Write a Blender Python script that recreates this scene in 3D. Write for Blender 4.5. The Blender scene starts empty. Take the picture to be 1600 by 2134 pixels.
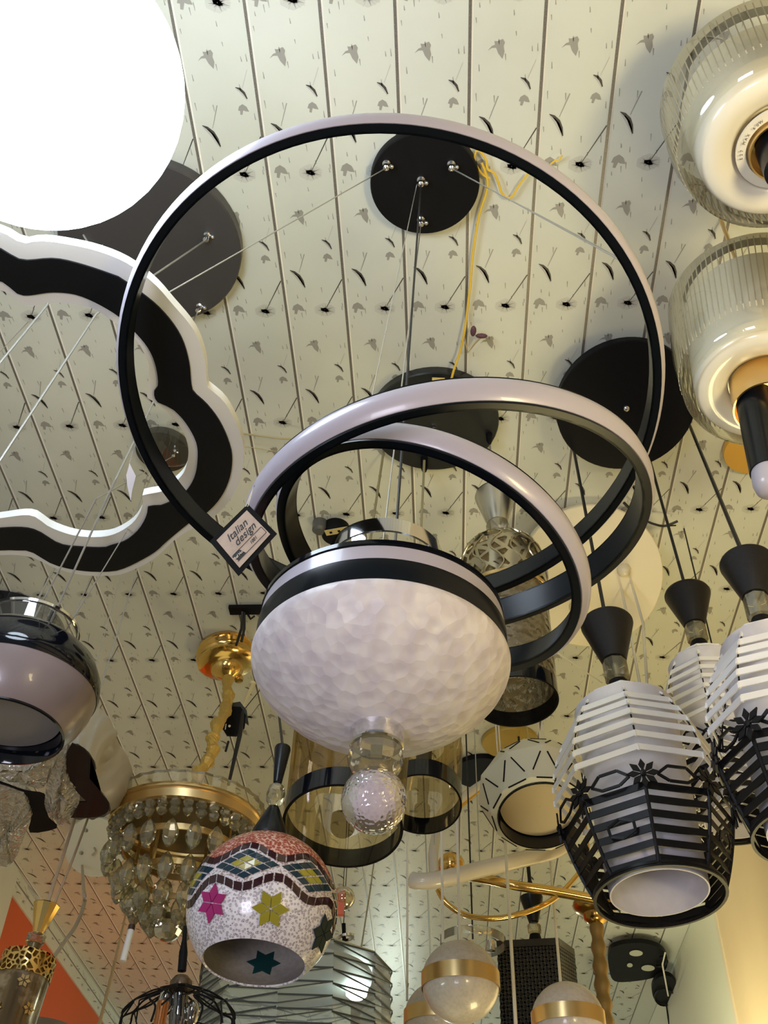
import bpy, math, random
import numpy as np
from mathutils import Vector, Matrix
random.seed(7)
SC = bpy.context.scene
COL = SC.collection
# ---------------------------------------------------------------- camera
F = 2143.2; PITCH = 0.767656; ROLL = 0.036909
CAM = np.array([0.0, 0.0, 1.4]); HC = 2.865; ZC = 1.4 + HC          # ceiling height above the lens
fw = np.array([0, math.cos(PITCH), math.sin(PITCH)])
up = np.array([0, -math.sin(PITCH), math.cos(PITCH)]); rt = np.array([1.0, 0, 0])
_s, _c = math.sin(ROLL), math.cos(ROLL)
rt, up = rt * _c + up * _s, up * _c - rt * _s
cd = bpy.data.cameras.new('camera'); cam = bpy.data.objects.new('camera', cd); COL.objects.link(cam)
cam.matrix_world = Matrix(((rt[0], up[0], -fw[0], CAM[0]), (rt[1], up[1], -fw[1], CAM[1]), (rt[2], up[2], -fw[2], CAM[2]), (0, 0, 0, 1)))
cd.sensor_fit = 'VERTICAL'; cd.sensor_height = 36.0; cd.lens = 36.0 * F / 2134.0; cd.clip_start = 0.05
SC.camera = cam
# ---------------------------------------------------------------- light, exposure
SC.view_settings.view_transform = 'Standard'; SC.view_settings.look = 'None'
SC.view_settings.gamma = 1.0; SC.view_settings.exposure = -0.12
W = bpy.data.worlds.new('world'); SC.world = W; W.use_nodes = True
W.node_tree.nodes['Background'].inputs[0].default_value = (0.74, 0.80, 0.78, 1)
W.node_tree.nodes['Background'].inputs[1].default_value = 0.22
def lamp(name, kind, loc, power, color, size=0.3, aim=None, size_y=None, spread=None):
    d = bpy.data.lights.new(name, kind); d.energy = power; d.color = color
    if kind == 'AREA':
        d.size = size
        if size_y: d.shape = 'RECTANGLE'; d.size_y = size_y
        if spread: d.spread = spread
    else: d.shadow_soft_size = size
    o = bpy.data.objects.new(name, d); COL.objects.link(o); o.location = loc
    if aim is not None:
        o.rotation_euler = (Vector(aim) - Vector(loc)).to_track_quat('-Z', 'Y').to_euler()
    return o
# lavender shop light behind the camera; the warm area lights are unseen added fill
lamp('showroom_panel_light', 'AREA', (-1.2, -1.2, 1.0), 46, (0.84, 0.82, 1.0), 0.9, (0.0, 1.6, 3.0))
lamp('warm_fill_light', 'AREA', (1.45, -0.5, 1.5), 36, (1.0, 0.82, 0.42), 0.6, (1.45, 1.3, 4.2), spread=2.0)
lamp('warm_fill_light', 'AREA', (1.3, 3.6, 1.0), 15, (1.0, 0.84, 0.40), 0.6, (1.35, 3.0, 4.2), spread=2.2)
lamp('warm_fill_light', 'AREA', (-0.3, 4.4, 0.9), 4, (1.0, 0.95, 0.60), 1.4, (0.1, 4.6, 4.2))
lamp('warm_fill_light', 'AREA', (-1.3, 6.6, 2.2), 4.5, (1.0, 0.46, 0.14), 0.8, (-2.4, 7.2, 3.9), spread=2.2)
lamp('warm_fill_light', 'AREA', (0.95, 5.5, 2.0), 33, (1.0, 0.92, 0.58), 0.7, (2.4, 5.9, 2.75), spread=1.9)
lamp('cool_spot_bulb', 'POINT', (0.22, 10.1, 3.2), 52, (0.84, 1.0, 0.88), 0.10)
lamp('blue_indicator_lamp', 'POINT', (-0.35, -0.25, 1.25), 0.9, (0.05, 0.03, 1.0), 0.012)
# ---------------------------------------------------------------- helpers
def ray(px, py): return fw + rt * (px - 800) / F - up * (py - 1067) / F
def at(px, py, D): return CAM + ray(px, py) * D
def aty(px, py, y):
    d = ray(px, py); return CAM + d * (y / d[1])
def atz(px, py, z):
    d = ray(px, py); return CAM + d * ((z - CAM[2]) / d[2])
def ceil_pt(px, py, dz=0.0): return atz(px, py, ZC - dz)
def depth(X): return float((np.asarray(X, float) - CAM) @ fw)
def unit(v): v = np.asarray(v, float); return v / np.linalg.norm(v)
class AX:
    """an object axis running between two points at the same distance in front of the lens"""
    def __init__(s, p1, p2, y, y2=None):
        s.a = aty(p1[0], p1[1], y); s.b = aty(p2[0], p2[1], y2 or y); s.d = unit(s.b - s.a)
        e = np.cross(s.d, [0, 1, 0]); s.e1 = unit(e); s.e2 = np.cross(s.d, s.e1)
    def t(s, py):
        k = (1067 - py) / F; o = s.a - CAM
        return (k * (o @ fw) - o @ up) / (s.d @ up - k * (s.d @ fw))
    def pt(s, py): return s.a + s.d * s.t(py)
    def px(s, py): return depth(s.pt(py)) / F
    def prof(s, l): return [(hw * s.px(py), s.t(py)) for hw, py in l]
class MB:
    def __init__(s): s.v = []; s.f = []; s.m = []
    def add(s, vs, fs, mi=0):
        o = len(s.v); s.v += [tuple(float(c) for c in p) for p in vs]
        s.f += [tuple(i + o for i in f) for f in fs]; s.m += [mi] * len(fs); return s
    def lathe(s, ax, prof, seg=48, mi=0, a0=0.0, a1=None, close=False, wave=None):
        """prof: (radius, distance along the axis); ax = AX or (origin, dir)"""
        if isinstance(ax, AX): o, d, e1, e2 = ax.a, ax.d, ax.e1, ax.e2
        else:
            o, d = np.asarray(ax[0], float), unit(ax[1]); h = [1, 0, 0] if abs(d[0]) < .9 else [0, 1, 0]
            e1 = unit(np.cross(d, h)); e2 = np.cross(d, e1)
        full = a1 is None; n = seg if full else seg + 1; vs = []
        for k, (r, t) in enumerate(prof):
            for i in range(n):
                a = a0 + (2 * math.pi if full else (a1 - a0)) * i / seg
                rr = r * (wave(a, k) if wave else 1)
                vs.append(o + d * t + (e1 * math.cos(a) + e2 * math.sin(a)) * rr)
        K = len(prof); fs = []
        for k in range(K if close else K - 1):
            k2 = (k + 1) % K
            for i in range(seg):
                j = (i + 1) % n
                fs.append((k * n + i, k * n + j, k2 * n + j, k2 * n + i))
        return s.add(vs, fs, mi)
    def disc(s, o, d, r, seg=32, mi=0):
        return s.lathe((o, d), [(r, 0), (0.0001, 0)], seg, mi)
    def tube(s, pts, r, seg=6, mi=0, cap=True, closed=False):
        P = [np.asarray(p, float) for p in pts]; n = len(P)
        rr = r if hasattr(r, '__len__') else [r] * n
        T = []
        for i in range(n):
            a = P[i - 1] if (i > 0 or closed) else P[i]; b = P[(i + 1) % n] if (i < n - 1 or closed) else P[i]
            T.append(unit(b - a))
        h = np.array([0, 0, 1.0]) if abs(T[0][2]) < .9 else np.array([1.0, 0, 0])
        e = unit(np.cross(T[0], h)); vs = []
        for i in range(n):
            e = unit(e - T[i] * (e @ T[i])); g = np.cross(T[i], e)
            for k in range(seg):
                a = 2 * math.pi * k / seg; vs.append(P[i] + (e * math.cos(a) + g * math.sin(a)) * rr[i])
        fs = []
        for i in range(n if closed else n - 1):
            j = (i + 1) % n
            for k in range(seg):
                l = (k + 1) % seg; fs.append((i * seg + k, i * seg + l, j * seg + l, j * seg + k))
        if cap and not closed: fs += [tuple(range(seg))[::-1], tuple((n - 1) * seg + k for k in range(seg))]
        return s.add(vs, fs, mi)
    def box(s, c, x, y, z, mi=0):
        """c centre; x, y, z half-axis vectors"""
        c, x, y, z = [np.asarray(q, float) for q in (c, x, y, z)]
        vs = [c + x * i + y * j + z * k for i in (-1, 1) for j in (-1, 1) for k in (-1, 1)]
        return s.add(vs, [(0, 1, 3, 2), (4, 6, 7, 5), (0, 4, 5, 1), (2, 3, 7, 6), (0, 2, 6, 4), (1, 5, 7, 3)], mi)
    def bar(s, a, b, w, t, out, mi=0):
        """flat bar from a to b, thickness t along 'out', width w across"""
        a, b = np.asarray(a, float), np.asarray(b, float); d = unit(b - a); o = np.asarray(out, float)
        o = unit(o - d * (o @ d)); q = np.cross(d, o)
        return s.box((a + b) / 2, (b - a) / 2, q * w / 2, o * t / 2, mi)
    def extrude(s, pts, dv, mi=0, side=None):
        n = len(pts); P = [np.asarray(p, float) for p in pts]; dv = np.asarray(dv, float)
        s.add(P + [p + dv for p in P], [tuple(range(n)), tuple(range(2 * n - 1, n - 1, -1))], mi)
        return s.add(P + [p + dv for p in P], [(i, i + n, (i + 1) % n + n, (i + 1) % n) for i in range(n)], mi if side is None else side)
    def ringband(s, outer, inner, dv, mi=0):
        n = len(outer); dv = np.asarray(dv, float); O = [np.asarray(p, float) for p in outer]; I = [np.asarray(p, float) for p in inner]
        vs = O + I + [p + dv for p in O] + [p + dv for p in I]; fs = []
        for i in range(n):
            j = (i + 1) % n
            fs += [(i, j, n + j, n + i), (2 * n + i, 3 * n + i, 3 * n + j, 2 * n + j), (i, 2 * n + i, 2 * n + j, j), (n + i, n + j, 3 * n + j, 3 * n + i)]
        return s.add(vs, fs, mi)
    def sphere(s, c, r, seg=20, rings=12, mi=0, sc=(1, 1, 1)):
        vs = []; fs = []
        for i in range(rings + 1):
            p = math.pi * i / rings
            for k in range(seg):
                a = 2 * math.pi * k / seg
                vs.append((c[0] + r * sc[0] * math.sin(p) * math.cos(a), c[1] + r * sc[1] * math.sin(p) * math.sin(a), c[2] + r * sc[2] * math.cos(p)))
        for i in range(rings):
            for k in range(seg):
                l = (k + 1) % seg; fs.append((i * seg + k, i * seg + l, (i + 1) * seg + l, (i + 1) * seg + k))
        return s.add(vs, fs, mi)
def smooth_line(pts, n=8, closed=False):
    P = [np.asarray(p, float) for p in pts]; out = []; L = len(P)
    for i in range(L if closed else L - 1):
        g = lambda k: P[k % L] if closed else P[min(max(k, 0), L - 1)]
        a, b, c, d = g(i - 1), g(i), g(i + 1), g(i + 2)
        for j in range(n):
            t = j / n
            out.append(0.5 * (2 * b + (c - a) * t + (2 * a - 5 * b + 4 * c - d) * t * t + (3 * b - a - 3 * c + d) * t ** 3))
    if not closed: out.append(P[-1])
    return out
def thing(name, label, cat, loc, group=None):
    o = bpy.data.objects.new(name, None); COL.objects.link(o); o.location = [float(c) for c in loc]; o.empty_display_size = .05
    o['label'] = label; o['category'] = cat
    if group: o['group'] = group
    return o
def part(name, mb, mats, parent=None, label=None, sharp=40, base=None):
    me = bpy.data.meshes.new(name)
    L = np.zeros(3)
    p = parent
    while p is not None: L = L + np.array(p.location); p = p.parent
    if base is not None: L = np.asarray(base, float)
    me.from_pydata([(v[0] - L[0], v[1] - L[1], v[2] - L[2]) for v in mb.v], [], mb.f)
    for m in (mats if isinstance(mats, (list, tuple)) else [mats]): me.materials.append(m)
    me.polygons.foreach_set('material_index', mb.m)
    me.polygons.foreach_set('use_smooth', [sharp > 0] * len(me.polygons))
    me.validate(); me.update()
    if sharp > 0: me.set_sharp_from_angle(angle=math.radians(sharp))
    o = bpy.data.objects.new(name, me); COL.objects.link(o)
    if parent: o.parent = parent
    elif base is not None: o.location = [float(c) for c in base]
    if label: o['label'] = label
    return o
def solo(name, mb, mats, label, cat, group=None, sharp=40, base=None):
    if base is None: base = np.array(mb.v).mean(axis=0)
    o = part(name, mb, mats, None, label, sharp, base); o['category'] = cat
    if group: o['group'] = group
    return o
def struct(name, mb, mats, sharp=40):
    o = part(name, mb, mats, None, None, sharp); o['kind'] = 'structure'; return o
def writing(name, text, size, origin, x, y, mat, parent, shear=0.0, thick=0.0004):
    cu = bpy.data.curves.new(name, 'FONT'); cu.body = text; cu.size = size; cu.shear = shear; cu.extrude = thick; cu.align_x = 'CENTER'; cu.align_y = 'CENTER'
    t = bpy.data.objects.new(name, cu); COL.objects.link(t)
    dg = bpy.context.evaluated_depsgraph_get(); me = bpy.data.meshes.new_from_object(t.evaluated_get(dg)); bpy.data.objects.remove(t)
    x, y = unit(x), unit(y); z = np.cross(x, y); L = np.array(parent.location); o0 = np.asarray(origin, float) - L
    if parent.parent: o0 = o0 - np.array(parent.parent.location)
    for v in me.vertices:
        q = o0 + x * v.co[0] + y * v.co[1] + z * v.co[2]; v.co = [float(c) for c in q]
    me.materials.clear(); me.materials.append(mat)
    o = bpy.data.objects.new(name, me); COL.objects.link(o); o.parent = parent; return o
# ---------------------------------------------------------------- materials
def mat(name, col, rough=.5, metal=0.0, **k):
    m = bpy.data.materials.new(name); m.use_nodes = True; nt = m.node_tree; b = nt.nodes['Principled BSDF']
    b.inputs['Base Color'].default_value = (*col, 1); b.inputs['Roughness'].default_value = rough; b.inputs['Metallic'].default_value = metal
    for key, v in k.items():
        n = {'trans': 'Transmission Weight', 'ior': 'IOR', 'alpha': 'Alpha', 'coat': 'Coat Weight', 'sss': 'Subsurface Weight', 'spec': 'Specular IOR Level'}.get(key)
        if n: b.inputs[n].default_value = v
    if 'emit' in k:
        b.inputs['Emission Color'].default_value = (*k['emit'][0], 1); b.inputs['Emission Strength'].default_value = k['emit'][1]
    N, Lk = nt.nodes, nt.links
    def coord():
        t = N.new('ShaderNodeTexCoord'); return t.outputs['Object']
    if 'vary' in k:      # (scale, second colour, low, high[, detail])
        v = k['vary']; t = N.new('ShaderNodeTexNoise'); t.inputs['Scale'].default_value = v[0]; t.inputs['Detail'].default_value = v[4] if len(v) > 4 else 4
        Lk.new(coord(), t.inputs['Vector']); r = N.new('ShaderNodeValToRGB'); r.color_ramp.elements[0].position = v[2]; r.color_ramp.elements[1].position = v[3]
        r.color_ramp.elements[0].color = (*col, 1); r.color_ramp.elements[1].color = (*v[1], 1)
        Lk.new(t.outputs['Fac'], r.inputs['Fac']); Lk.new(r.outputs['Color'], b.inputs['Base Color'])
    if 'bump' in k:      # (kind, scale, strength, distance)
        kind, scl, st, di = k['bump']
        if kind == 'noise': t = N.new('ShaderNodeTexNoise'); out = 'Fac'; t.inputs['Detail'].default_value = 3
        elif kind == 'smooth': t = N.new('ShaderNodeTexVoronoi'); t.feature = 'SMOOTH_F1'; out = 'Distance'
        else: t = N.new('ShaderNodeTexVoronoi'); out = 'Distance'
        t.inputs['Scale'].default_value = scl; Lk.new(coord(), t.inputs['Vector'])
        bp = N.new('ShaderNodeBump'); bp.inputs['Strength'].default_value = st; bp.inputs['Distance'].default_value = di
        Lk.new(t.outputs[out], bp.inputs['Height']); Lk.new(bp.outputs['Normal'], b.inputs['Normal'])
    return m
def glass(name, tint=(1, 1, 1), body=0.0, bodycol=(.8, .8, .8), rough=0.03, facing=.12, bump=None, edge=.9):
    """thin clear glass: tinted transparency + mirror at grazing angles + a little cloudy body"""
    m = bpy.data.materials.new(name); m.use_nodes = True; nt = m.node_tree; N, L = nt.nodes, nt.links; N.clear()
    out = N.new('ShaderNodeOutputMaterial'); tr = N.new('ShaderNodeBsdfTransparent'); tr.inputs[0].default_value = (*tint, 1)
    gl = N.new('ShaderNodeBsdfGlossy'); gl.inputs['Roughness'].default_value = rough; df = N.new('ShaderNodeBsdfDiffuse'); df.inputs[0].default_value = (*bodycol, 1)
    lw = N.new('ShaderNodeLayerWeight'); lw.inputs[0].default_value = .35
    mp = N.new('ShaderNodeMapRange'); mp.inputs['To Min'].default_value = facing; mp.inputs['To Max'].default_value = edge
    L.new(lw.outputs['Fresnel'], mp.inputs['Value'])
    m1 = N.new('ShaderNodeMixShader'); m1.inputs[0].default_value = body; L.new(tr.outputs[0], m1.inputs[1]); L.new(df.outputs[0], m1.inputs[2])
    m2 = N.new('ShaderNodeMixShader'); L.new(mp.outputs[0], m2.inputs[0]); L.new(m1.outputs[0], m2.inputs[1]); L.new(gl.outputs[0], m2.inputs[2]); L.new(m2.outputs[0], out.inputs[0])
    if bump:
        t = N.new('ShaderNodeTexVoronoi'); t.inputs['Scale'].default_value = bump[0]; tc = N.new('ShaderNodeTexCoord'); L.new(tc.outputs['Object'], t.inputs['Vector'])
        bp = N.new('ShaderNodeBump'); bp.inputs['Strength'].default_value = bump[1]; bp.inputs['Distance'].default_value = .01
        L.new(t.outputs['Distance'], bp.inputs['Height']); L.new(bp.outputs[0], gl.inputs['Normal']); L.new(bp.outputs[0], lw.inputs['Normal'])
        if len(bump) > 2:
            r = N.new('ShaderNodeMapRange'); r.inputs['From Max'].default_value = .6; r.inputs['To Min'].default_value = body; r.inputs['To Max'].default_value = bump[2]
            L.new(t.outputs['Distance'], r.inputs['Value']); L.new(r.outputs[0], m1.inputs[0])
    return m
M = {}
M['black'] = mat('satin_black_metal', (.004, .006, .009), .27, spec=.32)
M['ring'] = mat('satin_black_aluminium', (.003, .005, .008), .24, spec=.28)
M['gloss'] = mat('gloss_black', (.003, .004, .007), .08, coat=.2, spec=.4)
M['matte'] = mat('matte_black', (.005, .005, .006), .55, spec=.15)
M['sparkle'] = mat('textured_black_paint', (.006, .005, .007), .35, spec=.35, bump=('noise', 900, .6, .002))
M['opal'] = mat('opal_diffuser', (.46, .43, .50), .3, sss=0.0, coat=.25)
M['dish'] = mat('crackle_opal', (.62, .57, .60), .42, vary=(34, (.74, .70, .70), .38, .62, 1), bump=('cell', 50, .42, .006))
M['white'] = mat('white_acrylic', (.83, .84, .80), .3)
M['cream'] = mat('cream_enamel', (.72, .66, .50), .35)
M['chrome'] = mat('chrome', (.78, .78, .80), .07, 1.0)
M['steel'] = mat('brushed_steel', (.62, .61, .58), .26, 1.0)
M['gold'] = mat('polished_gold', (.83, .55, .18), .14, 1.0)
M['gold2'] = mat('satin_gold', (.80, .58, .28), .3, 1.0)
M['rope'] = mat('gold_cloth', (.62, .40, .09), .45, .35, bump=('noise', 60, .6, .01))
M['brown'] = mat('bronze_brown_paint', (.055, .050, .050), .4)
M['wire'] = mat('steel_cable', (.50, .50, .47), .35, .7)
M['whitewire'] = mat('white_cord', (.78, .74, .62), .5)
M['blackwire'] = mat('black_cord', (.012, .012, .013), .5)
M['yellowwire'] = mat('yellow_wire', (.78, .52, .06), .4)
M['clear'] = glass('clear_glass', (.97, .98, .96), .04, (.8, .8, .75))
M['cryst'] = glass('crystal_glass', (.90, .87, .70), .10, (.80, .74, .50), .03, .14)
M['ice'] = glass('ice_glass', (.70, .66, .56), .50, (.58, .52, .42), .06, .26, bump=(70, 1.0, .72))
M['bubble'] = glass('bubble_glass', (.90, .86, .88), .5, (.74, .66, .72), .04, .05, bump=(150, .2, .62))
M['amber'] = glass('smoked_amber_glass', (.74, .62, .36), .10, (.30, .22, .09), .03, .03, edge=.38)
M['smoke'] = glass('smoked_glass', (.35, .33, .32), .10, (.2, .2, .2), .04, .2)
M['bead'] = mat('cord_grip', (.1, .1, .1), .4)
# ---------------------------------------------------------------- the room
YAW = 0.07203; cD = np.array([math.sin(YAW), math.cos(YAW)]); cN = np.array([math.cos(YAW), -math.sin(YAW)]); OFF = -.4932; PW = .2; PV = .492; V0 = 1.142
def cw(a, b, z=0.0):
    q = cN * a + cD * b; return np.array([q[0], q[1], ZC + z])
def ab(px, py):
    q = ceil_pt(px, py)[:2]; return q @ cN, q @ cD
AL = (ab(76, 1880)[0] + ab(253, 2128)[0]) / 2          # left wall line
AR = ab(1427, 1950)[0]                                  # right wall line
def pvc(name, extra=1.0):
    return mat(name, (.67 * extra, .685 * extra, .60 * extra), .38, vary=(3.0, (.62 * extra, .635 * extra, .55 * extra), .35, .7), spec=.4)
M['pvc'] = pvc('pvc_panel'); M['grey'] = mat('printed_grey', (.33, .32, .28), .4); M['dark'] = mat('printed_dark', (.07, .065, .06), .4)
M['fuzz'] = mat('printed_pale_grey', (.50, .49, .44), .4)
M['halo'] = mat('printed_halo', (.57, .58, .51), .4)
M['seam'] = mat('glitter_seam', (.20, .18, .15), .35, .3, vary=(420, (.50, .48, .43), .55, .75)); M['seaml'] = mat('seam_edge', (.80, .79, .74), .2)
BF = [(-.55, .25), (-.3, -.02), (-.12, -.08), (-.17, -.3), (0, -.28), (.33, -.4), (.45, -.2), (.38, .02), (.45, .35), (.34, .75), (.08, .42), (-.05, .1), (-.3, .1)]
BS = [(-.5, .1), (-.35, -.3), (0, -.5), (.35, -.25), (.55, .25), (.2, .2), (.0, .1), (-.15, .55), (-.35, .5), (-.3, .15)]
def motif(mb, a0, b0, fn):
    """one repeat of the printed pattern; fn maps (u, v) metres to a point"""
    def poly(cx, cy, s, sh, mi, sy=1.0): mb.add([fn(a0 + cx + x * s, b0 + cy + y * s * sy) + np.array([0, 0, .0004 if mi == 6 else 0]) for x, y in sh], [tuple(range(len(sh)))], mi)
    def stroke(pts, w, mi):
        n = len(pts); L = []; R = []
        for i, p in enumerate(pts):
            q0, q1 = pts[max(i - 1, 0)], pts[min(i + 1, n - 1)]; dx, dy = q1[0] - q0[0], q1[1] - q0[1]; l = math.hypot(dx, dy)
            ww = (w[i] if hasattr(w, '__len__') else w) / 2
            L.append(fn(a0 + p[0] - dy / l * ww, b0 + p[1] + dx / l * ww)); R.append(fn(a0 + p[0] + dy / l * ww, b0 + p[1] - dx / l * ww))
        mb.add(L + R, [(i, i + 1, n + i + 1, n + i) for i in range(n - 1)], mi)
    U = lambda u: u * PW
    poly(U(.36), .0, .046, BF, 1); poly(U(.765), .152, .030, BS, 1); poly(U(.19), .345, .040, BS, 1)
    stroke([(U(.90), .04), (U(.80), .09)], .0016, 3)
    stroke([(U(.70), .088), (U(.76), .093), (U(.81), .104), (U(.845), .122)], [.002, .007, .007, .003], 2); stroke([(U(.70), .092), (U(.755), .099), (U(.80), .111), (U(.838), .126)], [.001, .006, .006, .001], 3)
    stroke([(U(.40), .138), (U(.28), .205)], [.003, .0015], 1)
    stroke([(U(.135), .196), (U(.20), .203), (U(.27), .218), (U(.315), .238), (U(.35), .262)], [.002, .008, .011, .010, .003], 2); stroke([(U(.14), .201), (U(.20), .211), (U(.262), .227), (U(.31), .247), (U(.345), .267)], [.001, .009, .012, .009, .001], 3)
    stroke([(U(.965), .235), (U(.66), .345)], [.0035, .0015], 2)
    poly(U(.635), .352, .034, [(math.cos(q * .5236) * (1 + .12 * (q % 2)), math.sin(q * .5236) * (.72 + .1 * (q % 3 == 0))) for q in range(12)], 6)
    for k in range(26):
        an = k * 2.4 + .3; r1 = .016 + .022 * ((k * 37) % 11) / 11; ca, sa = math.cos(an), math.sin(an)
        stroke([(U(.635) + .002 * ca, .352 + .002 * sa), (U(.635) + r1 * ca * 1.15, .352 + r1 * sa * .75)], [.004 if k % 3 else .007, .0008], 3 if k % 3 else 1)
    poly(U(.635), .352, .023, [(-.6, -.3), (0, -.35), (.5, .1), (.6, .4), (.1, .35), (-.5, .1)], 2)
    rr = random.Random(5)
    for k in range(24):
        u, v = rr.uniform(.06, .95), rr.uniform(.0, .49); l = rr.uniform(.012, .024)
        stroke([(U(u), v - .1), (U(u) + .0015, v - .1 + l)], [.0014, .0030] if k % 2 else [.0028, .0012], 1)
mb = MB()
i0 = int((AL - OFF) / PW) - 1; i1 = int((AR - OFF) / PW) + 1
B0, B1 = -1.6, 11.5
mb.add([cw(AL, B0), cw(AR, B0), cw(AR, B1), cw(AL, B1)], [(0, 3, 2, 1)], 0)
mb.add([cw(AL - .05, B0, .05), cw(AR + .05, B0, .05), cw(AR + .05, B1, .05), cw(AL - .05, B1, .05)], [(0, 1, 2, 3)], 0)
for i in range(i0, i1 + 1):
    a = OFF + i * PW
    if AL < a < AR - .01:
        mb.add([cw(a - .0062, B0, -.0006), cw(a + .0025, B0, -.0006), cw(a + .0025, B1, -.0006), cw(a - .0062, B1, -.0006)], [(0, 3, 2, 1)], 4)
        mb.add([cw(a + .0025, B0, -.0022), cw(a + .0075, B0, -.0004), cw(a + .0075, B1, -.0004), cw(a + .0025, B1, -.0022)], [(0, 3, 2, 1)], 5)
    for j in range(-3, 20):
        fn = lambda u, v: cw(u, v, -.0009)
        if a + .2 <= AR and a >= AL: motif(mb, a, V0 + j * PV, fn)
struct('ceiling', mb, [M['pvc'], M['grey'], M['dark'], M['fuzz'], M['seam'], M['seaml'], M['halo']], sharp=0)
# left wall: patterned frieze above an orange wall, a pale patterned pier nearer the camera
def on_left(px, py, a=AL):
    d = ray(px, py); s = a / (d[:2] @ cN); X = CAM + d * s; return X, X[:2] @ cD, X[2]
zf = np.mean([on_left(28, 1858)[2], on_left(202, 2128)[2]])
bp_ = on_left(12, 1892)[1]
M['orange'] = mat('orange_wall_paint', (.66, .13, .04), .5, vary=(1.5, (.60, .12, .035), .3, .7), spec=.15)
mb = MB()
def wallquad(a, b0, b1, z0, z1, mi=0, th=.05, sgn=-1):
    p = lambda aa, b, z: np.array([*(cN * aa + cD * b), z])
    c = (p(a, b0, z0) + p(a, b1, z1)) / 2 + np.array([*(cN * sgn * th / 2), 0])
    mb.box(c, [*(cN * th / 2), 0], [*(cD * (b1 - b0) / 2), 0], [0, 0, (z1 - z0) / 2], mi)
wallquad(AL, bp_, B1, .0, zf - .001, 0)
struct('wall_left', mb, [M['orange']], 0)
mb = MB(); wallquad(AL + .012, bp_ - .3, B1, zf, ZC - .004, 0, .07)
for j in range(8, 22):
    fnl = lambda u, v: np.array([*(cN * (AL + .0135) + cD * (v + u * .4)), zf + .02 + (u % .2) * (ZC - zf - .05) / .2])
    motif(mb, 0, V0 + j * PV, fnl)
wallquad(AL + .016, bp_ - .3, B1, zf + (ZC - zf) * .52, zf + (ZC - zf) * .52 + .006, 4, .004)
struct('trim_left', mb, [M['pvc'], M['grey'], M['dark'], M['fuzz'], M['seam'], M['seaml'], M['halo']], 0)
mb = MB(); wallquad(AL + .02, B0, bp_, .0, ZC - .004, 0, .09); struct('wall_pier', mb, [M['pvc']], 0)
M['alu'] = mat('aluminium_cover_strip', (.55, .56, .50), .3, .5)
mb = MB(); mb.bar(ceil_pt(12, 1812, .012), ceil_pt(72, 1880, .012), .03, .02, (0, 0, 1)); mb.bar(ceil_pt(26, 1812, .012), ceil_pt(84, 1878, .012), .012, .03, (0, 0, 1), 0)
struct('trim_1', mb, [M['alu']], 0)
# right wall: pale far length, warm beige near panel
def on_right(px, py, a=AR):
    d = ray(px, py); s = a / (d[:2] @ cN); X = CAM + d * s; return X[:2] @ cD
M['palewall'] = mat('pale_green_wall', (.72, .75, .62), .45, vary=(1.2, (.68, .71, .57), .3, .7))
M['beige'] = mat('beige_wall_panel', (.80, .64, .38), .45, vary=(1.2, (.70, .55, .32), .3, .7))
bv = (on_right(1502, 1930) + on_right(1550, 2134)) / 2
mb = MB(); wallquad(AR, bv, B1, 0, ZC - .004, 0, .05, 1); struct('wall_right', mb, [M['palewall']], 0)
mb = MB(); wallquad(AR - .02, B0, bv, 0, ZC - .004, 0, .07, 1); struct('wall_right_panel', mb, [M['beige']], 0)
mb = MB(); wallquad(AR - .028, bv, bv + .05, 0, ZC - .004, 0, .012, 1); struct('trim_2', mb, [M['cream']], 0)
mb = MB(); mb.box([(AL + AR) / 2 * cN[0] + 5 * cD[0], 5, -.03], [*(cN * (AR - AL) / 2), 0], [*(cD * 6.5), 0], [0, 0, .03]); struct('floor', mb, [mat('floor_tile', (.22, .18, .10), .4)], 0)
mb = MB(); mb.box(cw((AL + AR) / 2, B1 + .03, -ZC / 2), [*(cN * (AR - AL) / 2), 0], [*(cD * .03), 0], [0, 0, ZC / 2 - .003]); struct('wall_far', mb, [M['pvc']], 0)
# ---------------------------------------------------------------- main three-ring chandelier
def frame_of(n):
    n = unit(n); e1 = unit(np.cross([0, 1, 0], n)); return n, e1, np.cross(n, e1)
def band(mb, c, n, r0, r1, z0, z1, seg=128, mi=0, bulge=0.0):
    """flat ring band between radii r0..r1 and heights z0..z1 along n, outer face optionally bulged"""
    n, e1, e2 = frame_of(n); prof = [(r0, z0), (r1, z0)] + ([(r1 + bulge * .7, z0 + (z1 - z0) * .18), (r1 + bulge, (z0 + z1) / 2), (r1 + bulge * .7, z1 - (z1 - z0) * .18)] if bulge else []) + [(r1, z1), (r0, z1)]
    mb.lathe((c, n), prof, seg, mi, close=True)
CY = 1.31
bax = AX((793, 1378), (780, 1650), CY)
root = thing('ring_chandelier', 'large black three-ring pendant chandelier with round white textured bowl and crystal ball below', 'chandelier', [*bax.pt(1300)[:2], ZC])
def led_ring(name, c, n, R, H):
    Wd = .016
    m = MB(); band(m, c, n, R, R + Wd, 0, .004); band(m, c, n, R, R + .004, 0, H); band(m, c, n, R, R + Wd, H - .003, H)
    fr = part(name, m, M['ring'], root)
    m = MB(); band(m, c, n, R + .006, R + Wd + .001, .0045, H - .0035, bulge=.009)
    part('light_strip', m, M['opal'], fr, label='opal white light strip around the outside of the black ring')
    return fr
led_ring('large_ring', np.array([-.005, 1.272, 2.918]), (.056, .195, 1), .5, .052)
led_ring('middle_ring', np.array([.116, 1.301, 2.598]), (-.131, -.142, 1), .33, .052)
led_ring('small_ring', np.array([.0685, 1.33, 2.555]), (.379, -.009, 1), .26, .048)
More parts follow.
